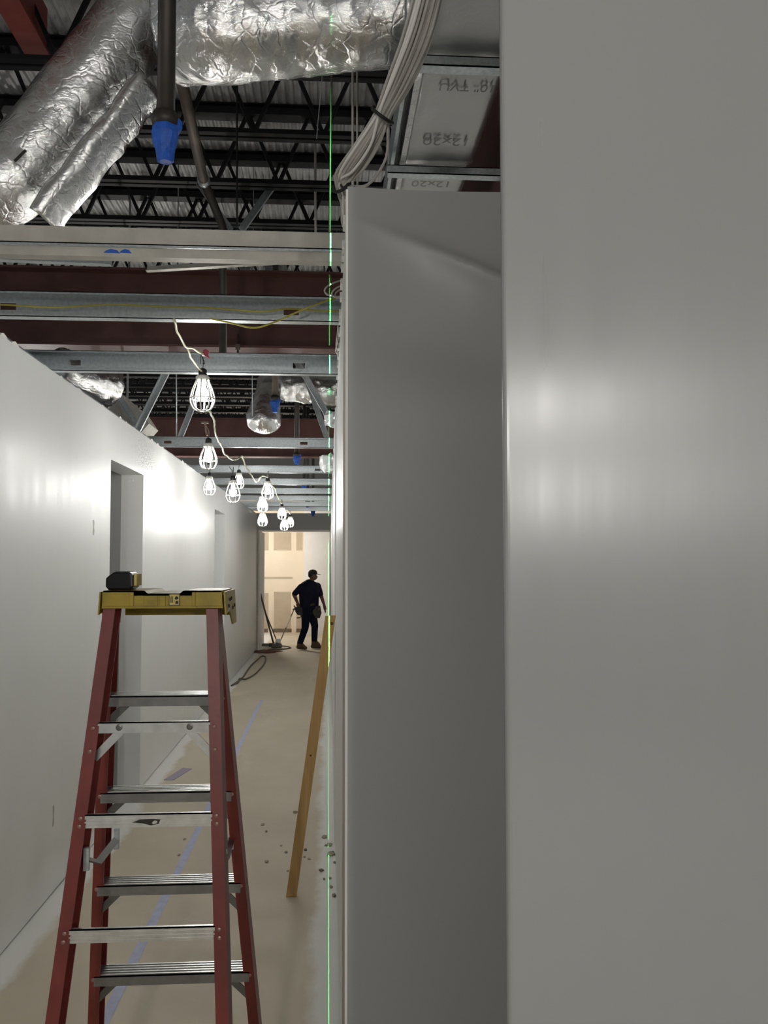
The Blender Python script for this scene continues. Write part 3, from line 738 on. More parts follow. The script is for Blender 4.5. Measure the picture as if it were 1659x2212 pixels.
# ================================================================== WORK LIGHT STRING
def make_lamp(loc):
    t = thing('work_light', '', 'work light', loc); c = Vector(loc)       # origin at the cage foot
    q = MB(); q.ball(c+Vector((0, 0, .082)), .030, .030, .034, 14, 8); q.lathe([(.027, .09), (.017, .118), (.015, .14)], c, 14); q.build('bulb', 'bulb', t, smooth=True)
    cg = MB(); prof = [(.016, .0), (.042, .010), (.058, .040), (.060, .068), (.050, .105), (.036, .140), (.030, .155)]
    for k in range(8):
        a = 2*math.pi*k/8; cg.tube(curve([c+Vector((r_*math.cos(a), r_*math.sin(a), h)) for r_, h in prof], 3), .0038, 6)
    cg.build('cage', 'cage_white', t, smooth=True)
    for r_, h in ((.060, .062), (.018, .001)):
        q = MB(); q.tube([c+Vector((r_*math.cos(x*math.pi/12), r_*math.sin(x*math.pi/12), h)) for x in range(25)], .0035, 6, False); q.build('ring', 'cage_white', t, smooth=True)
    q = MB(); q.lathe([(.033, .150), (.034, .158), (.034, .170), (.026, .176)], c, 16); q.build('collar', 'cage_white', t, smooth=True)
    q = MB(); q.lathe([(.020, .174), (.022, .18), (.020, .205), (.012, .212)], c, 14); q.build('socket', 'strap_black', t, smooth=True)
    q = MB(); q.tube(curve([c+Vector((.0, 0, .21)), c+Vector((.004, 0, .25)), c+Vector((-.008, 0, .28)), c+Vector((-.010, 0, .25)), c+Vector((-.012, 0, .235))], 4), .0022, 6); q.build('hook', 'steel_dark', t, smooth=True)
    return t
spots = [(437, 888, 3.72, 'largest caged bulb hanging nearest under the third stud'),
         (450, 1014, 5.1, 'second caged bulb hanging just below the first one'),
         (452, 1070, 7.0, 'caged bulb close to the left wall under the second one'),
         (503, 1086, 5.9, 'caged bulb left of the corridor middle with cage gaps showing'),
         (516, 1056, 8.3, 'bare-looking glaring bulb touching the caged one before it'),
         (578, 1079, 7.3, 'caged bulb right of the glaring one below the slanting wires'),
         (567, 1106, 8.6, 'glaring bulb in the cluster over the far opening'),
         (567, 1137, 9.3, 'lowest caged bulb of the string beside the header wall'),
         (609, 1122, 10.4, 'bulb hanging highest of the last three over the opening'),
         (614, 1146, 11.2, 'bulb hanging lowest of the last three over the opening'),
         (627, 1139, 12.2, 'farthest bulb of the string over the opening')]
L0 = None; feet = []
for i, (px, py, Y, lb) in enumerate(spots):
    a = at(px, py, Y); feet.append(a)
    o = make_lamp(a) if i == 0 else copy_tree(L0)
    if i == 0: L0 = o
    o.location = a; o['label'] = lb; o['group'] = 'work lights on the string'; o.rotation_euler = (0, 0, i*.7)
hd = Vector((0, 0, .21))
cable('light_cord', 'pale twisted cord of the first bulb coming down from the second stud', [at(379, 686, y2-.02), at(388, 722, 3.4), at(401, 744, 3.5), at(418, 754, 3.6), at(436, 764, 3.68)], .0055, 'cord_yellow', 'cord')
cable('light_cord', 'pale cord end joining the first bulb socket', [at(403, 749, 3.55), at(410, 770, 3.6), at(421, 786, 3.66), at(433, 803, 3.7), feet[0]+hd], .0050, 'cord_yellow', 'cord')
cable('light_cord', 'twisted cord leading from the first bulb to the far studs', [feet[0]+Vector((.02, .03, .02)), at(461, 905, 4.2), at(466, 935, 4.6), at(480, 965, 5.0), at(492, 988, 5.4), at(510, 992, 5.8), at(523, 985, 6.1), at(530, 1005, 6.4), at(545, 1030, 6.8), at(553, 1040, 7.1), feet[5]+hd, feet[8]+hd, feet[10]+hd], .0060, 'cord_yellow', 'cord')
cable('light_cord', 'thin cord from the red clamp to the second bulb', [at(440, 912, 5.0), at(450, 930, 5.05), at(448, 942, 5.1), feet[1]+hd], .0045, 'cord_dark', 'cord')
for i, (px, py) in ((3, (495, 1008)), (2, (460, 985)), (6, (570, 1040)), (9, (608, 1095))):
    cable('hanging_wire', ['', '', 'thin wire holding the bulb by the left wall', 'thin wire holding the mid-corridor caged bulb', '', '', 'thin wire holding the cluster bulb', '', '', 'thin wire holding the lowest of the last three bulbs'][i],
          [feet[i]+hd, (feet[i]+hd+at(px, py, feet[i].y))/2+Vector((.01, 0, 0)), at(px, py, feet[i].y)], .003, 'cord_dark', 'wire')
cable('hanging_wire', 'dark tie wires over the largest bulb', [feet[0]+hd+Vector((0, 0, .03)), at(441, 785, 3.72), at(436, 768, 3.72)], .0028, 'strap_black', 'wire')
t = thing('cord_clamp', 'dark red plastic clamp on the cord above the largest bulb', 'clamp', at(443, 762, 3.66)); a = at(443, 762, 3.66)
q = MB(); q.prism([a+Vector((-.012, 0, .012)), a+Vector((.004, 0, .020)), a+Vector((.020, 0, .008)), a+Vector((.012, 0, -.006)), a+Vector((.022, 0, -.026)), a+Vector((-.006, 0, -.012))], (0, .018, 0)); q.build('jaw', 'red_plastic', t, bevel=.002)
q = MB(); q.box(a+Vector((-.016, .002, -.014)), a+Vector((.004, .014, -.004))); q.build('spring', 'cage_white', t)
t = thing('cord_clamp', 'small reddish clamp above the second bulb', 'clamp', at(444, 912, 5.0)); a = at(444, 912, 5.0)
q = MB(); q.box(a+Vector((-.03, 0, -.006)), a+Vector((.018, .02, .006))); q.build('jaw', 'pipe_brown', t)
q = MB(); q.tube([a+Vector((.0, 0, 0)), a+Vector((.002, 0, -.06)), a+Vector((.012, 0, -.09))], .006, 6); q.build('spring', 'rivet', t)

# ================================================================== STEPLADDER
def pn(z): return 2.17-.17*(1.75-z)            # depth of the near rails at height z
def pf(z): return 2.36+.18*(1.448-z)           # depth of the far rails
def onplane(px, py, pl):
    z = 1.2
    for _ in range(30): z = at(px, py, pl(z)).z
    return at(px, py, pl(z))
lad = thing('stepladder', 'red fibreglass stepladder with yellow top standing in the corridor', 'ladder', (-.75, 2.3, 0))
def rail(q0, q1, pl, mirror, name='rail', dy=1):
    """q0,q1: pixels of the outer edge, upper and lower; the channel opens inward"""
    a, c = onplane(*q0, pl), onplane(*q1, pl); d = (a-c).normalized()
    foot = c+d*((-c.z+.004)/d.z) if d.z else c
    head = a+d*((1.715-a.z)/d.z)
    s = Vector((1, 0, 0))*mirror; dep = Vector((0, 1, 0))*dy
    w, dp, th = .033, .070, .005
    prof = [(0, 0), (w, 0), (w, th), (th, th), (th, dp-th), (w, dp-th), (w, dp), (0, dp)]
    m = MB(); m.sweep(prof, foot, head, s, dep)
    o = m.build(name, 'ladder_red', lad)
    q = MB(); f2 = foot+d*.07; q.sweep([(-.004, -.004), (w+.004, -.004), (w+.004, dp+.004), (-.004, dp+.004)], foot-d*.003, f2, s, dep); q.build('foot', 'black_plastic', o)
    return foot, head, s, dep, d, o
NL = rail((222, 1322), (97, 2212), pn, 1); NR = rail((471, 1332), (494, 2212), pn, -1)
FL = rail((229, 1500), (203, 2212), pf, 1, dy=-1); FR = rail((497, 1500), (566, 2212), pf, -1, dy=-1)
def on_rail(rl, z, ins=0.0): f, h, s, dep, d, o = rl; return f+d*((z-f.z)/d.z)+s*ins
# treads on the far side
for k, py in enumerate((1494, 1697, 1892, 2082, None)):
    z = onplane(240, py, pf).z if py else .25
    a, c = on_rail(FL, z, .014), on_rail(FR, z, .014); yf = min(a.y, c.y)-.070
    t = MB(); x0_, x1_ = a.x, c.x
    t.box((x0_, yf, z-.033), (x1_, yf+.004, z-.003)); t.box((x0_, yf+.066, z-.033), (x1_, yf+.070, z-.003)); t.box((x0_, yf, z-.006), (x1_, yf+.070, z-.003))
    tr = t.build('tread', 'aluminium_dull', lad)
    q = MB()
    for g in range(5): q.box((x0_, yf+.004+g*.0145, z-.003), (x1_, yf+.010+g*.0145, z+.0005))
    q.build('tread_ridges', 'aluminium', tr)
    for rl, x_, sg in ((FL, x0_, 1), (FR, x1_, -1)):
        q = MB(); q.bar((x_+sg*.004, yf+.02, z-.085), (x_+sg*.062, yf+.02, z-.030), .022, .004, (0, 1, 0)); q.build('corner_brace', 'steel_dark', lad)
        q = MB(); p = on_rail(rl, z-.012, .013); q.lathe([(.0065, 0), (.006, -.004), (.002, -.005)], (p.x, p.y-.070, p.z), 10, 'y'); q.build('rivet', 'rivet', rl[5])
# flat bars on the near side
for k, py in enumerate((1573, 1775, 2023, None)):
    pz = onplane(200, py, pn) if py else Vector((0, pn(.42), .42)); z = pz.z; hb = .0148 if k == 0 else .0175
    a, c = on_rail(NL, z, .030), on_rail(NR, z, .030); yf = min(a.y, c.y)+.001
    q = MB(); q.box((a.x, yf, z-hb), (c.x, yf+.004, z+hb)); q.box((a.x, yf, z+hb-.003), (c.x, yf+.012, z+hb)); bo = q.build('back_bar', 'aluminium', lad)
    if k:
        q = MB()
        for g in (-.011, -.002, .008): q.box((a.x, yf-.0018, z+g-.0022), (c.x, yf, z+g+.0022))
        q.build('bar_ridges', 'aluminium', bo)
    else:
        for fx in (.19, .82):
            q = MB(); q.lathe([(.009, 0), (.009, -.003), (.005, -.0045)], (a.x+(c.x-a.x)*fx, yf, z+.001), 12, 'y'); q.build('bolt', 'steel_dark', bo)
        for rl, x_, sg in ((NL, a.x, 1), (NR, c.x, -1)):
            q = MB(); q.bar((x_-sg*.012, yf+.012, z-.085), (x_+sg*.058, yf+.012, z-.012), .022, .004, (0, 1, 0)); q.build('corner_brace', 'aluminium', lad)
    for rl in (NL, NR):
        for dz in ((-.011, .009) if k else (.0, -.06)):
            p = on_rail(rl, z+dz, .018); q = MB(); q.lathe([(.0062, 0), (.0055, -.003), (.002, -.0045)], p, 10, 'y'); q.build('rivet', 'rivet', rl[5])
    if k == 1:
        s0 = at(318, 1776, yf-.003)
        q = MB(); q.prism([s0+Vector((-.04, 0, 0)), s0+Vector((-.02, 0, .006)), s0+Vector((.012, 0, .007)), s0+Vector((.034, 0, .005)), s0+Vector((.030, 0, -.005)), s0+Vector((.010, 0, -.009)), s0+Vector((-.012, 0, -.003))], (0, .001, 0)); q.build('maker_sticker', 'print_black', bo)
        q = MB(); q.prism([s0+Vector((.012, -.0008, -.002)), s0+Vector((.018, -.0008, .004)), s0+Vector((.027, -.0008, .003)), s0+Vector((.026, -.0008, -.003)), s0+Vector((.017, -.0008, -.006))], (0, .001, 0)); q.build('sticker_eye', 'aluminium', bo)
# spreader arms
def arm(p, mats=('steel_dark', 'aluminium')):
    for i in range(len(p)-1):
        q = MB(); q.bar(p[i], p[i+1], .020, .004, (.6, .3, .7)); q.build('spreader_arm', mats[i % 2], lad)
    for p_ in (p[0], p[-1]):
        q = MB(); q.bar(p_+Vector((0, 0, -.03)), p_+Vector((0, 0, .03)), .014, .012); q.build('spreader_bracket', 'galvanised', lad)
zl = onplane(180, 1865, pn)
arm([on_rail(NL, zl.z, .04)+Vector((0, .03, 0)), at(213, 1862, 2.16), at(252, 1812, 2.33)], ('steel_dark', 'aluminium_dull'))
arm([on_rail(NR, onplane(462, 1875, pn).z, .02)+Vector((.012, .05, 0)), at(490, 1850, 2.25), at(500, 1812, 2.38)], ('steel_dark', 'steel_dark'))
# yellow top cap: front wall with recessed panels, stepped upper edge, end flanges
yc0, yc1 = 2.150, 2.375
zt = at(350, 1276, yc0).z; zb = at(350, 1314, yc0).z; zl_ = at(350, 1331, yc0+.17).z
xa, xb_ = at(218, 1300, yc0).x, at(483, 1300, yc0).x
cw = xb_-xa
m = MB()
nstep = [(0, zt), (.345, zt), (.375, zt-.008), (.645, zt-.008), (.675, zt), (1, zt)]
m.prism([(xa+.006+(cw-.012)*u, yc0, z_) for u, z_ in nstep]+[(xb_-.002, yc0, zb), (xa+.002, yc0, zb)], (0, .007, 0))
m.prism([(xa+.006+(cw-.012)*u, yc0, z_) for u, z_ in nstep][::-1]+[(xa+.006, yc0, zt-.014), (xb_-.006, yc0, zt-.014)], (0, yc1-yc0, 0))
m.box((xa+.01, yc1-.007, zl_), (xb_-.01, yc1, zt-.012))
cap = m.build('top_cap', 'ladder_yellow', lad)
for u0, u1, th in ((0, .225, .003), (.775, 1, .003), (.225, .262, .006), (.748, .775, .006), (.345, .46, .002), (.475, .525, .0035), (.54, .64, .002)):
    q = MB(); q.box((xa+.004+(cw-.008)*u0, yc0-th, zb+.006), (xa+.004+(cw-.008)*u1, yc0, zt-(.004 if u0 < .3 or u0 > .7 else .014))); q.build('raised_panel', 'ladder_yellow', cap, bevel=.0012)
q = MB(); q.box((xa+cw*.225, yc0-.003, zb), (xa+cw*.775, yc0, zb+.006)); q.build('lip', 'ladder_yellow', cap)
sx0 = xa+cw*.553
q = MB(); q.box((sx0, yc0-.0028, zb+.008), (sx0+.031, yc0-.002, zb+.041)); lab = q.build('warning_label', 'label_cream', cap)
q = MB()
zz = zb+.008
for a, c in (((0, 0), (.0018, .033)), ((.029, 0), (.031, .033)), ((0, 0), (.031, .0018)), ((0, .031), (.031, .033))): q.box((sx0+a[0], yc0-.0034, zz+a[1]), (sx0+c[0], yc0-.0027, zz+c[1]))
for k in range(4): q.box((sx0+.004+.0022*k, yc0-.0034, zz+.008), (sx0+.0052+.0022*k, yc0-.0027, zz+.024+.002*(k % 2)))
q.prism([(sx0+.016, yc0-.0034, zz+.018), (sx0+.019, yc0-.0034, zz+.026), (sx0+.025, yc0-.0034, zz+.025), (sx0+.027, yc0-.0034, zz+.019), (sx0+.021, yc0-.0034, zz+.016)], (0, .0006, 0))
q.prism([(sx0+.019, yc0-.0034, zz+.004), (sx0+.018, yc0-.0034, zz+.010), (sx0+.022, yc0-.0034, zz+.014), (sx0+.027, yc0-.0034, zz+.010), (sx0+.027, yc0-.0034, zz+.005)], (0, .0006, 0))
q.build('label_print', 'print_black', lab)
# end flanges that run down beside the rails
for sg, x_ in ((-1, xa), (1, xb_)):
    q = MB()
    q.prism([(x_, yc0-.002, zt-.003), (x_, yc1, zt-.003), (x_+sg*.006, yc1, zl_-.022), (x_+sg*.006, yc1-.09, zl_-.022), (x_+sg*.006, yc0+.06, zb-.010), (x_+sg*.004, yc0-.002, zb-.018)], (sg*.004, 0, 0))
    fo = q.build('end_flange', 'ladder_yellow', cap)
    for yv, zv in ((.07, -.028), (.10, -.026), (.05, -.046), (.13, -.055), (.17, -.05)):
        q = MB(); q.lathe([(.0055, 0), (.005, sg*.003), (.002, sg*.004)], (x_+sg*.0078, yc0+yv, zt+zv), 8, 'x'); q.build('rivet', 'print_black', fo)

# black tool case lying on the cap
a0, a1 = at(227, 1272, yc0+.03), at(291, 1234, yc0+.03); zc = zt+.0005
t = thing('tape_measure', 'black rounded tape measure sitting on the yellow ladder top', 'tape measure', ((a0.x+a1.x)/2, yc0+.07, zc))
w_ = a1.x-a0.x; hh = a1.z-a0.z+.002
q = MB(); q.prism([(a0.x+.008, yc0+.03, zc), (a0.x, yc0+.03, zc+.010), (a0.x, yc0+.03, zc+hh*.66), (a0.x+.010, yc0+.03, zc+hh*.82), (a0.x+.022, yc0+.03, zc+hh), (a1.x-.014, yc0+.03, zc+hh), (a1.x-.006, yc0+.03, zc+hh*.85), (a1.x-.004, yc0+.03, zc+.008), (a1.x-.014, yc0+.03, zc)], (0, .075, 0))
cs = q.build('case', 'black_plastic', t, bevel=.006)
q = MB(); q.box((a1.x-.0055, yc0+.042, zc+.012), (a1.x+.003, yc0+.10, zc+hh*.9)); q.build('side_clip', 'label_cream', t, bevel=.002)
q = MB(); q.box((a0.x+.024, yc0+.045, zc+hh-.001), (a1.x-.018, yc0+.095, zc+hh+.0012)); q.build('top_grip', 'black_plastic', t, bevel=.001)

# ================================================================== BOARD LEANING ON THE RIGHT WALL
bb = onz(629, 1938, 0); bt = at(720, 1332, bb.y)
d = (bt-bb).normalized(); wv = Vector((d.z, 0, -d.x)); th = Vector((0, .020, 0)); hw = .029
sh = max(0, (bt+wv*hw).x-(XR-.010))
bt = bt-Vector((sh, 0, 0)); bb = Vector((bb.x, bb.y, .0))
d = (bt-bb).normalized(); wv = Vector((d.z, 0, -d.x))
m = MB(); lo_ = -wv*hw; hi_ = wv*hw
b0 = bb+lo_; b1 = bb+hi_; b0 = b0+d*((.002-b0.z)/d.z); b1 = b1+d*((.002-b1.z)/d.z)
t0_ = bt+lo_; t1_ = bt+hi_; t1_ = t1_+d*((t0_.z-t1_.z+.003)/d.z)
m.prism([b0, b1, t1_, t0_], th)
t = thing('wood_board', 'long narrow pine board leaning against the right wall', 'board', bb)
bo = m.build('plank', 'pine', t, bevel=.0012)
for px, py, r_ in ((717, 1347, .009), (671, 1632, .006)):
    p_ = at(px, py, bb.y-.001); k = MB(); k.lathe([(r_, 0), (r_*.8, -.0008)], p_, 10, 'y'); k.build('knot', 'knot', bo)

# ================================================================== FLOOR MARKS AND SCRAPS
m = MB(); x = -.895; yv = 2.4
pts = []
while yv < 10.5: pts.append((yv, .024*(1+.25*noise.noise(Vector((yv*2.3, 0, 0)))), .012*noise.noise(Vector((yv*.4, 5, 0))))); yv += .22
vv = []
for yv, w, o in pts: vv += [(x-w+o, yv, .0012), (x+w+o, yv, .0012)]
m.add(vv+[(a_, b_, .0) for a_, b_, c_ in vv], [(2*i, 2*i+1, 2*i+3, 2*i+2) for i in range(len(pts)-1)])
tag(m.build('tape_line', 'blue_chalk'), 'long pale blue tape line along the corridor floor', 'tape')
c = onz(387, 1671, 0)
m = MB(); m.prism([(c.x-.09, c.y-.20, .001), (c.x-.005, c.y-.21, .001), (c.x+.085, c.y+.14, .001), (c.x+.0, c.y+.17, .001)], (0, 0, .004))
tag(m.build('paper_scrap', 'paper_mauve'), 'flat mauve paper scrap on the floor near the left wall', 'scrap')
m = MB()
for px, py, s in ((568, 1782, .020), (575, 1797, .010), (638, 1755, .018), (608, 1827, .010), (618, 1841, .014), (700, 1809, .022), (704, 1827, .010), (714, 1846, .030), (712, 1826, .024), (660, 1837, .010), (668, 1856, .012), (658, 1852, .008),
                  (694, 1881, .014), (622, 1882, .010), (713, 1898, .012), (721, 1936, .012), (715, 1917, .010), (576, 1862, .012), (387, 1848, .010), (398, 1813, .012), (318, 1915, .010), (700, 1900, .008), (723, 1864, .010)):
    p_ = onz(px, py, 0); n = random.randint(4, 6)
    m.prism([(p_.x+s*math.cos(2*math.pi*k/n+px)*random.uniform(.6, 1.2), p_.y+s*1.5*math.sin(2*math.pi*k/n+px)*random.uniform(.6, 1.2), .0005) for k in range(n)], (0, 0, random.uniform(.003, .009)))
o = tag(m.build('debris', 'debris_mix'), 'small board crumbs and screws scattered by the leaning board', 'debris'); o['kind'] = 'stuff'
# marks on the left wall
for nm, lb, px, py, w, hgt, mt in (('box_cutout', 'small dark slot cut in the left wall before the door opening', 202, 1139, .030, .10, 'steel_dark'), ('wall_smudge', 'faint grey patch low on the left wall beside the ladder', 115, 1762, .024, .115, 'galvanised_dusty')):
    p_ = onx(px, py, XL); q = MB()
    q.prism([(XL+.0015, p_.y-w/2, p_.z-hgt/2), (XL+.0015, p_.y+w*.3, p_.z-hgt/2), (XL+.0015, p_.y+w/2, p_.z-hgt*.2), (XL+.0015, p_.y+w*.3, p_.z), (XL+.0015, p_.y+w/2, p_.z+hgt*.3), (XL+.0015, p_.y+w*.2, p_.z+hgt/2), (XL+.0015, p_.y-w/2, p_.z+hgt*.45), (XL+.0015, p_.y-w*.25, p_.z)], (-.004, 0, 0))
    tag(q.build(nm, mt), lb, 'mark')

# tools by the far opening
yq = 16.5
def fl(px, py, z=.012): return onz(px, py, z)
cable('floor_lead', 'thin dark cord looping along the floor to the far opening', [fl(500, 1481), fl(522, 1466), fl(534, 1449), fl(543, 1437), fl(556, 1425), fl(566, 1417), fl(574, 1420), fl(571, 1433), fl(560, 1447), fl(548, 1458), fl(530, 1467), fl(518, 1466), fl(514, 1474), fl(502, 1480)], .013, 'cord_dark', 'cord')
cable('floor_hose', 'dark hose curling on the floor beside the sander head', [fl(601, 1394.5), fl(617, 1396), fl(628, 1399), fl(615, 1402), fl(592, 1402.5), fl(578, 1404), fl(562, 1410), fl(552, 1409)], .014, 'cord_dark', 'hose')
t = thing('pole_sander', 'dark pole sander leaning with its grey head on the floor', 'sander', fl(597, 1399, 0))
h_ = fl(597, 1399, 0)
q = MB(); q.lathe([(.10, 0), (.13, .02), (.13, .05), (.11, .09), (.05, .12)], h_, 18); q.build('head', 'tool_grey', t, smooth=True)
q = MB(); q.box(h_+Vector((-.16, -.06, .02)), h_+Vector((-.06, .06, .10))); q.build('motor', 'strap_black', t, bevel=.01)
q = MB(); q.tube([h_+Vector((-.06, 0, .08)), at(557, 1262, h_.y-.02)], .020, 10); q.build('pole', 'cord_dark', t, smooth=True)
q = MB(); q.tube(curve([h_+Vector((.02, .03, .10)), at(589, 1362, h_.y), at(582, 1345, h_.y), at(572, 1318, h_.y), at(562, 1280, h_.y)], 6), .013, 8); q.build('hose', 'cord_dark', t, smooth=True)
q = MB(); q.box(h_+Vector((-.02, -.05, .09)), h_+Vector((.10, .03, .20))); q.build('guard', 'cage_white', t, bevel=.012)
t = thing('extension_pole', 'tan and white pole leaning behind the worker', 'pole', fl(601, 1396, 0)); g = fl(602, 1394, 0)
e0, e1 = g+Vector((0, .1, .02)), at(637, 1312, g.y+.3)
q = MB(); q.tube([e0, e0.lerp(e1, .45)], .014, 8); q.build('shaft', 'pole_tan', t); q = MB(); q.tube([e0.lerp(e1, .45), e0.lerp(e1, .74)], .018, 8); q.build('grip', 'pole_white', t); q = MB(); q.tube([e0.lerp(e1, .74), e1], .014, 8); q.build('shaft', 'pole_tan', t)
m = MB(); c = fl(573, 1408, 0)
vv = [(c.x+.34*math.cos(k*.4488)*(1+.3*math.sin(k*2.3)), c.y+.28*math.sin(k*.4488)*(1+.2*math.cos(k*1.7)), .002) for k in range(14)]; m.prism(vv, (0, 0, .022))
for i in range(14, 28): m.v[i] = c+(m.v[i]-c)*.8
tag(m.build('floor_rag', 'rag_red'), 'dark red rag lying on the floor by the far opening', 'rag')
c = fl(572, 1396, 0); t = thing('tool_tray', 'low dark tool tray beside the far opening', 'tray', c)
q = MB(); q.box((c.x-.20, c.y+.0, .0), (c.x+.24, c.y+.18, .05)); q.build('tray', 'tool_grey', t, bevel=.01)
q = MB(); q.box((c.x-.17, c.y-.06, .0), (c.x-.08, c.y+.02, .09)); q.build('box', 'strap_black', t, bevel=.01)

# ================================================================== THE WORKER
yp = 16.28
def J(px, py, dy=0.): return at(px, py, yp+dy)
def remesh(mb, name, mat, parent, vox, smooth_it=6):
    o = mb.build(name, mat, parent, smooth=True)
    r_ = o.modifiers.new('r', 'REMESH'); r_.mode = 'VOXEL'; r_.voxel_size = vox; r_.use_smooth_shade = True
    s_ = o.modifiers.new('s', 'SMOOTH'); s_.iterations = smooth_it; s_.factor = .5
    me = bpy.data.meshes.new_from_object(o.evaluated_get(bpy.context.evaluated_depsgraph_get())); o.modifiers.clear(); o.data = me
    me.materials.clear(); me.materials.append(MATS[mat])
    for p in me.polygons: p.use_smooth = True
    return o
root = thing('person', 'person in dark shirt, jeans and cap walking to the right with tool belt', 'person', J(666, 1404))
root.location.z = 0
head = J(676, 1243); neck = J(671, 1258); chest = J(668, 1272, .0); waist = J(668, 1300); pelv = J(667, 1313)
shL, elL, wrL, haL = J(651, 1268, -.10), J(635, 1284, -.16), J(643, 1303, -.12), J(646, 1309, -.10)
shR, elR, wrR, haR = J(686, 1266, .12), J(694, 1288, .10), J(700, 1306, .06), J(702, 1315, .05)
hpL, knL, anL = J(662, 1316, -.07), J(659, 1357, -.05), J(648, 1389, -.06)
hpR, knR, anR = J(672, 1316, .10), J(680, 1352, .14), J(679, 1384, .12)
B = MB()
B.ball(head, .080, .085, .112, 16, 12); B.ball(head+Vector((.045, .01, -.045)), .045, .05, .055)           # skull and jaw
B.caps(head+Vector((.078, .005, -.012)), head+Vector((.094, .005, -.030)), .012, .014)                       # nose
B.caps(head+Vector((.074, .0, -.062)), head+Vector((.082, .01, -.062)), .010, .010)                          # lips
B.ball(head+Vector((-.005, -.088, -.012)), .022, .010, .032, 10, 6); B.ball(head+Vector((-.005, .088, -.012)), .022, .010, .032, 10, 6)
B.caps(neck, head+Vector((-.01, 0, -.07)), .058, .052); B.caps(chest, neck, .12, .07); B.caps(waist, chest, .13, .13)
B.caps(chest+Vector((-.08, -.06, .06)), shL, .07, .06); B.caps(chest+Vector((.08, .06, .06)), shR, .07, .06); B.caps(pelv, waist, .13, .125)
for sh, el, wr, ha, sgn in ((shL, elL, wrL, haL, 1), (shR, elR, wrR, haR, -1)):
    B.caps(sh, el, .056, .044); B.caps(el, wr, .044, .029); B.caps(wr, ha, .030, .034)
    dd = (ha-wr).normalized(); sd = dd.cross(Vector((0, 1, 0))).normalized(); fy = Vector((0, 1, 0))
    for i, ln in enumerate((.070, .080, .075, .060)):
        o_ = ha+fy*(.030-.020*i)+dd*.02; k1 = o_+dd*ln*.55; k2 = k1+(dd*.75+sd*(.5*sgn)).normalized()*ln*.5
        B.caps(o_, k1, .0105, .010, 8); B.caps(k1, k2, .010, .0085, 8)
    B.caps(ha+fy*.03, ha+fy*.055+dd*.03+sd*.015*sgn, .012, .010, 8); B.caps(ha+fy*.055+dd*.03+sd*.015*sgn, ha+fy*.05+dd*.06+sd*.02*sgn, .010, .009, 8)
for hp, kn, an in ((hpL, knL, anL), (hpR, knR, anR)):
    B.caps(pelv, hp, .12, .095); B.caps(hp, kn, .090, .062); B.caps(kn, an, .060, .042); B.caps(an, Vector((an.x+.10, an.y+.02, max(.05, an.z-.09))), .045, .035)
remesh(B, 'body', 'skin', root, .009, 3)
Sh = MB()
[Sh.caps(waist+Vector((o_, o_*.6, -.08)), chest+Vector((o_*1.2, o_*.6, 0)), .165, .175, 18) for o_ in (-.045, .04)]; Sh.caps(chest, chest+Vector((0, 0, .06)), .17, .15, 18); Sh.caps(chest+Vector((-.02, 0, .05)), neck+Vector((-.015, 0, -.005)), .16, .070)
Sh.caps(chest+Vector((-.06, -.05, .05)), shL, .11, .078); Sh.caps(chest+Vector((.06, .05, .06)), shR, .11, .078)
Sh.caps(shL, shL.lerp(elL, .88), .078, .064); Sh.caps(shR, shR.lerp(elR, .80), .078, .062)
remesh(Sh, 'shirt', 'shirt', root, .014, 6)
T = MB()
T.caps(pelv+Vector((0, 0, .03)), pelv, .15, .148, 18)
for hp, kn, an in ((hpL, knL, anL), (hpR, knR, anR)):
    T.caps(pelv, hp, .145, .115); T.caps(hp, kn, .112, .080); T.caps(kn, an, .078, .066)
remesh(T, 'jeans', 'jeans', root, .014, 5)
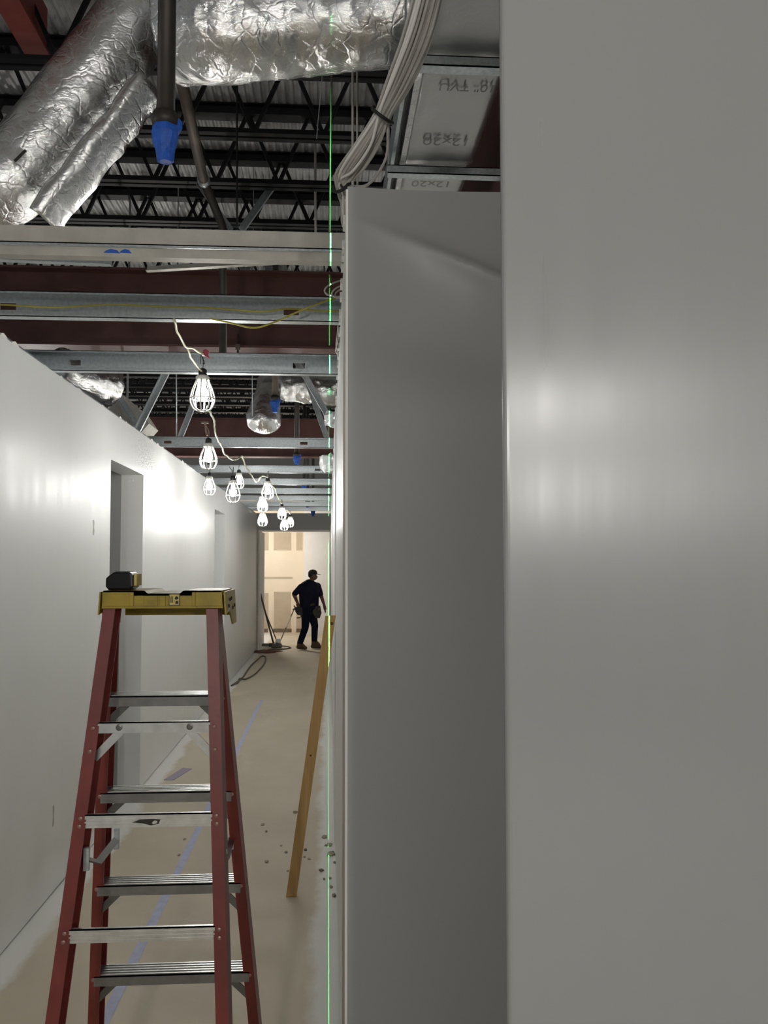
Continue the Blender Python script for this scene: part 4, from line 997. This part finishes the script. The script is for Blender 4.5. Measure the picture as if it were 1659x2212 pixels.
for an, toe in ((anL, J(660, 1400, -.03)), (anR, J(692, 1394, .16))):
    q = MB(); q.caps(an+Vector((0, 0, .02)), an+Vector((-.005, 0, -.05)), .062, .062); q.caps(an+Vector((-.035, 0, -.09)), toe, .046, .038); q.caps(an+Vector((0, 0, -.06)), toe+Vector((-.04, 0, .012)), .055, .040)
    zmn = min(v.z for v in q.v)
    q.v = [v-Vector((0, 0, zmn-.0)) for v in q.v]
    bt_ = remesh(q, 'boot', 'boot', root, .011, 3)
# cap
q = MB(); hc = head+Vector((-.004, 0, .022))
q.lathe([(.098, 0), (.100, .02), (.093, .058), (.070, .088), (.032, .102), (.004, .106)], hc, 20)
cp = q.build('cap', 'cap_dark', root, smooth=True)
q = MB(); q.prism([hc+Vector((.075, -.062, .004)), hc+Vector((.13, -.055, -.004)), hc+Vector((.165, -.02, -.008)), hc+Vector((.168, .02, -.008)), hc+Vector((.13, .06, -.002)), hc+Vector((.075, .066, .004))], (0, 0, .010)); q.build('brim', 'cap_dark', cp, bevel=.003)
q = MB(); q.ball(head+Vector((-.038, 0, .002)), .066, .086, .062, 14, 8); q.build('hair', 'hair_dark', root, smooth=True)
# tool belt
q = MB(); c = pelv+Vector((0, 0, .075))
q.lathe([(.176, -.025), (.180, 0), (.176, .025)], c, 24); bl = q.build('tool_belt', 'leather', root, smooth=True)
def pouch(c, w, d_, h, mat, tilt):
    q = MB(); q.prism([c+Vector((-w/2, 0, h*.45)), c+Vector((w/2, 0, h*.5)), c+Vector((w/2+tilt, 0, -h*.1)), c+Vector((w*.28+tilt, 0, -h*.5)), c+Vector((-w*.3+tilt, 0, -h*.48)), c+Vector((-w/2+tilt*.5, 0, -h*.1))], (0, d_, 0)); return q.build('pouch', mat, bl, bevel=.014)
pouch(J(683, 1322, -.10), .17, .10, .27, 'leather', .03); pouch(J(647, 1320, -.14), .20, .11, .18, 'strap_black', .02); pouch(J(655, 1331, -.12), .13, .08, .10, 'leather', .01)
for i, (px, py, px2, py2) in enumerate(((640, 1315, 635, 1308), (643, 1312, 640, 1305), (646, 1318, 632, 1316), (688, 1318, 690, 1313), (649, 1334, 641, 1335))):
    q = MB(); q.tube([J(px, py, -.1), J(px2, py2, -.1)], .014, 6); q.build('hand_tool', 'tool_grey', bl)
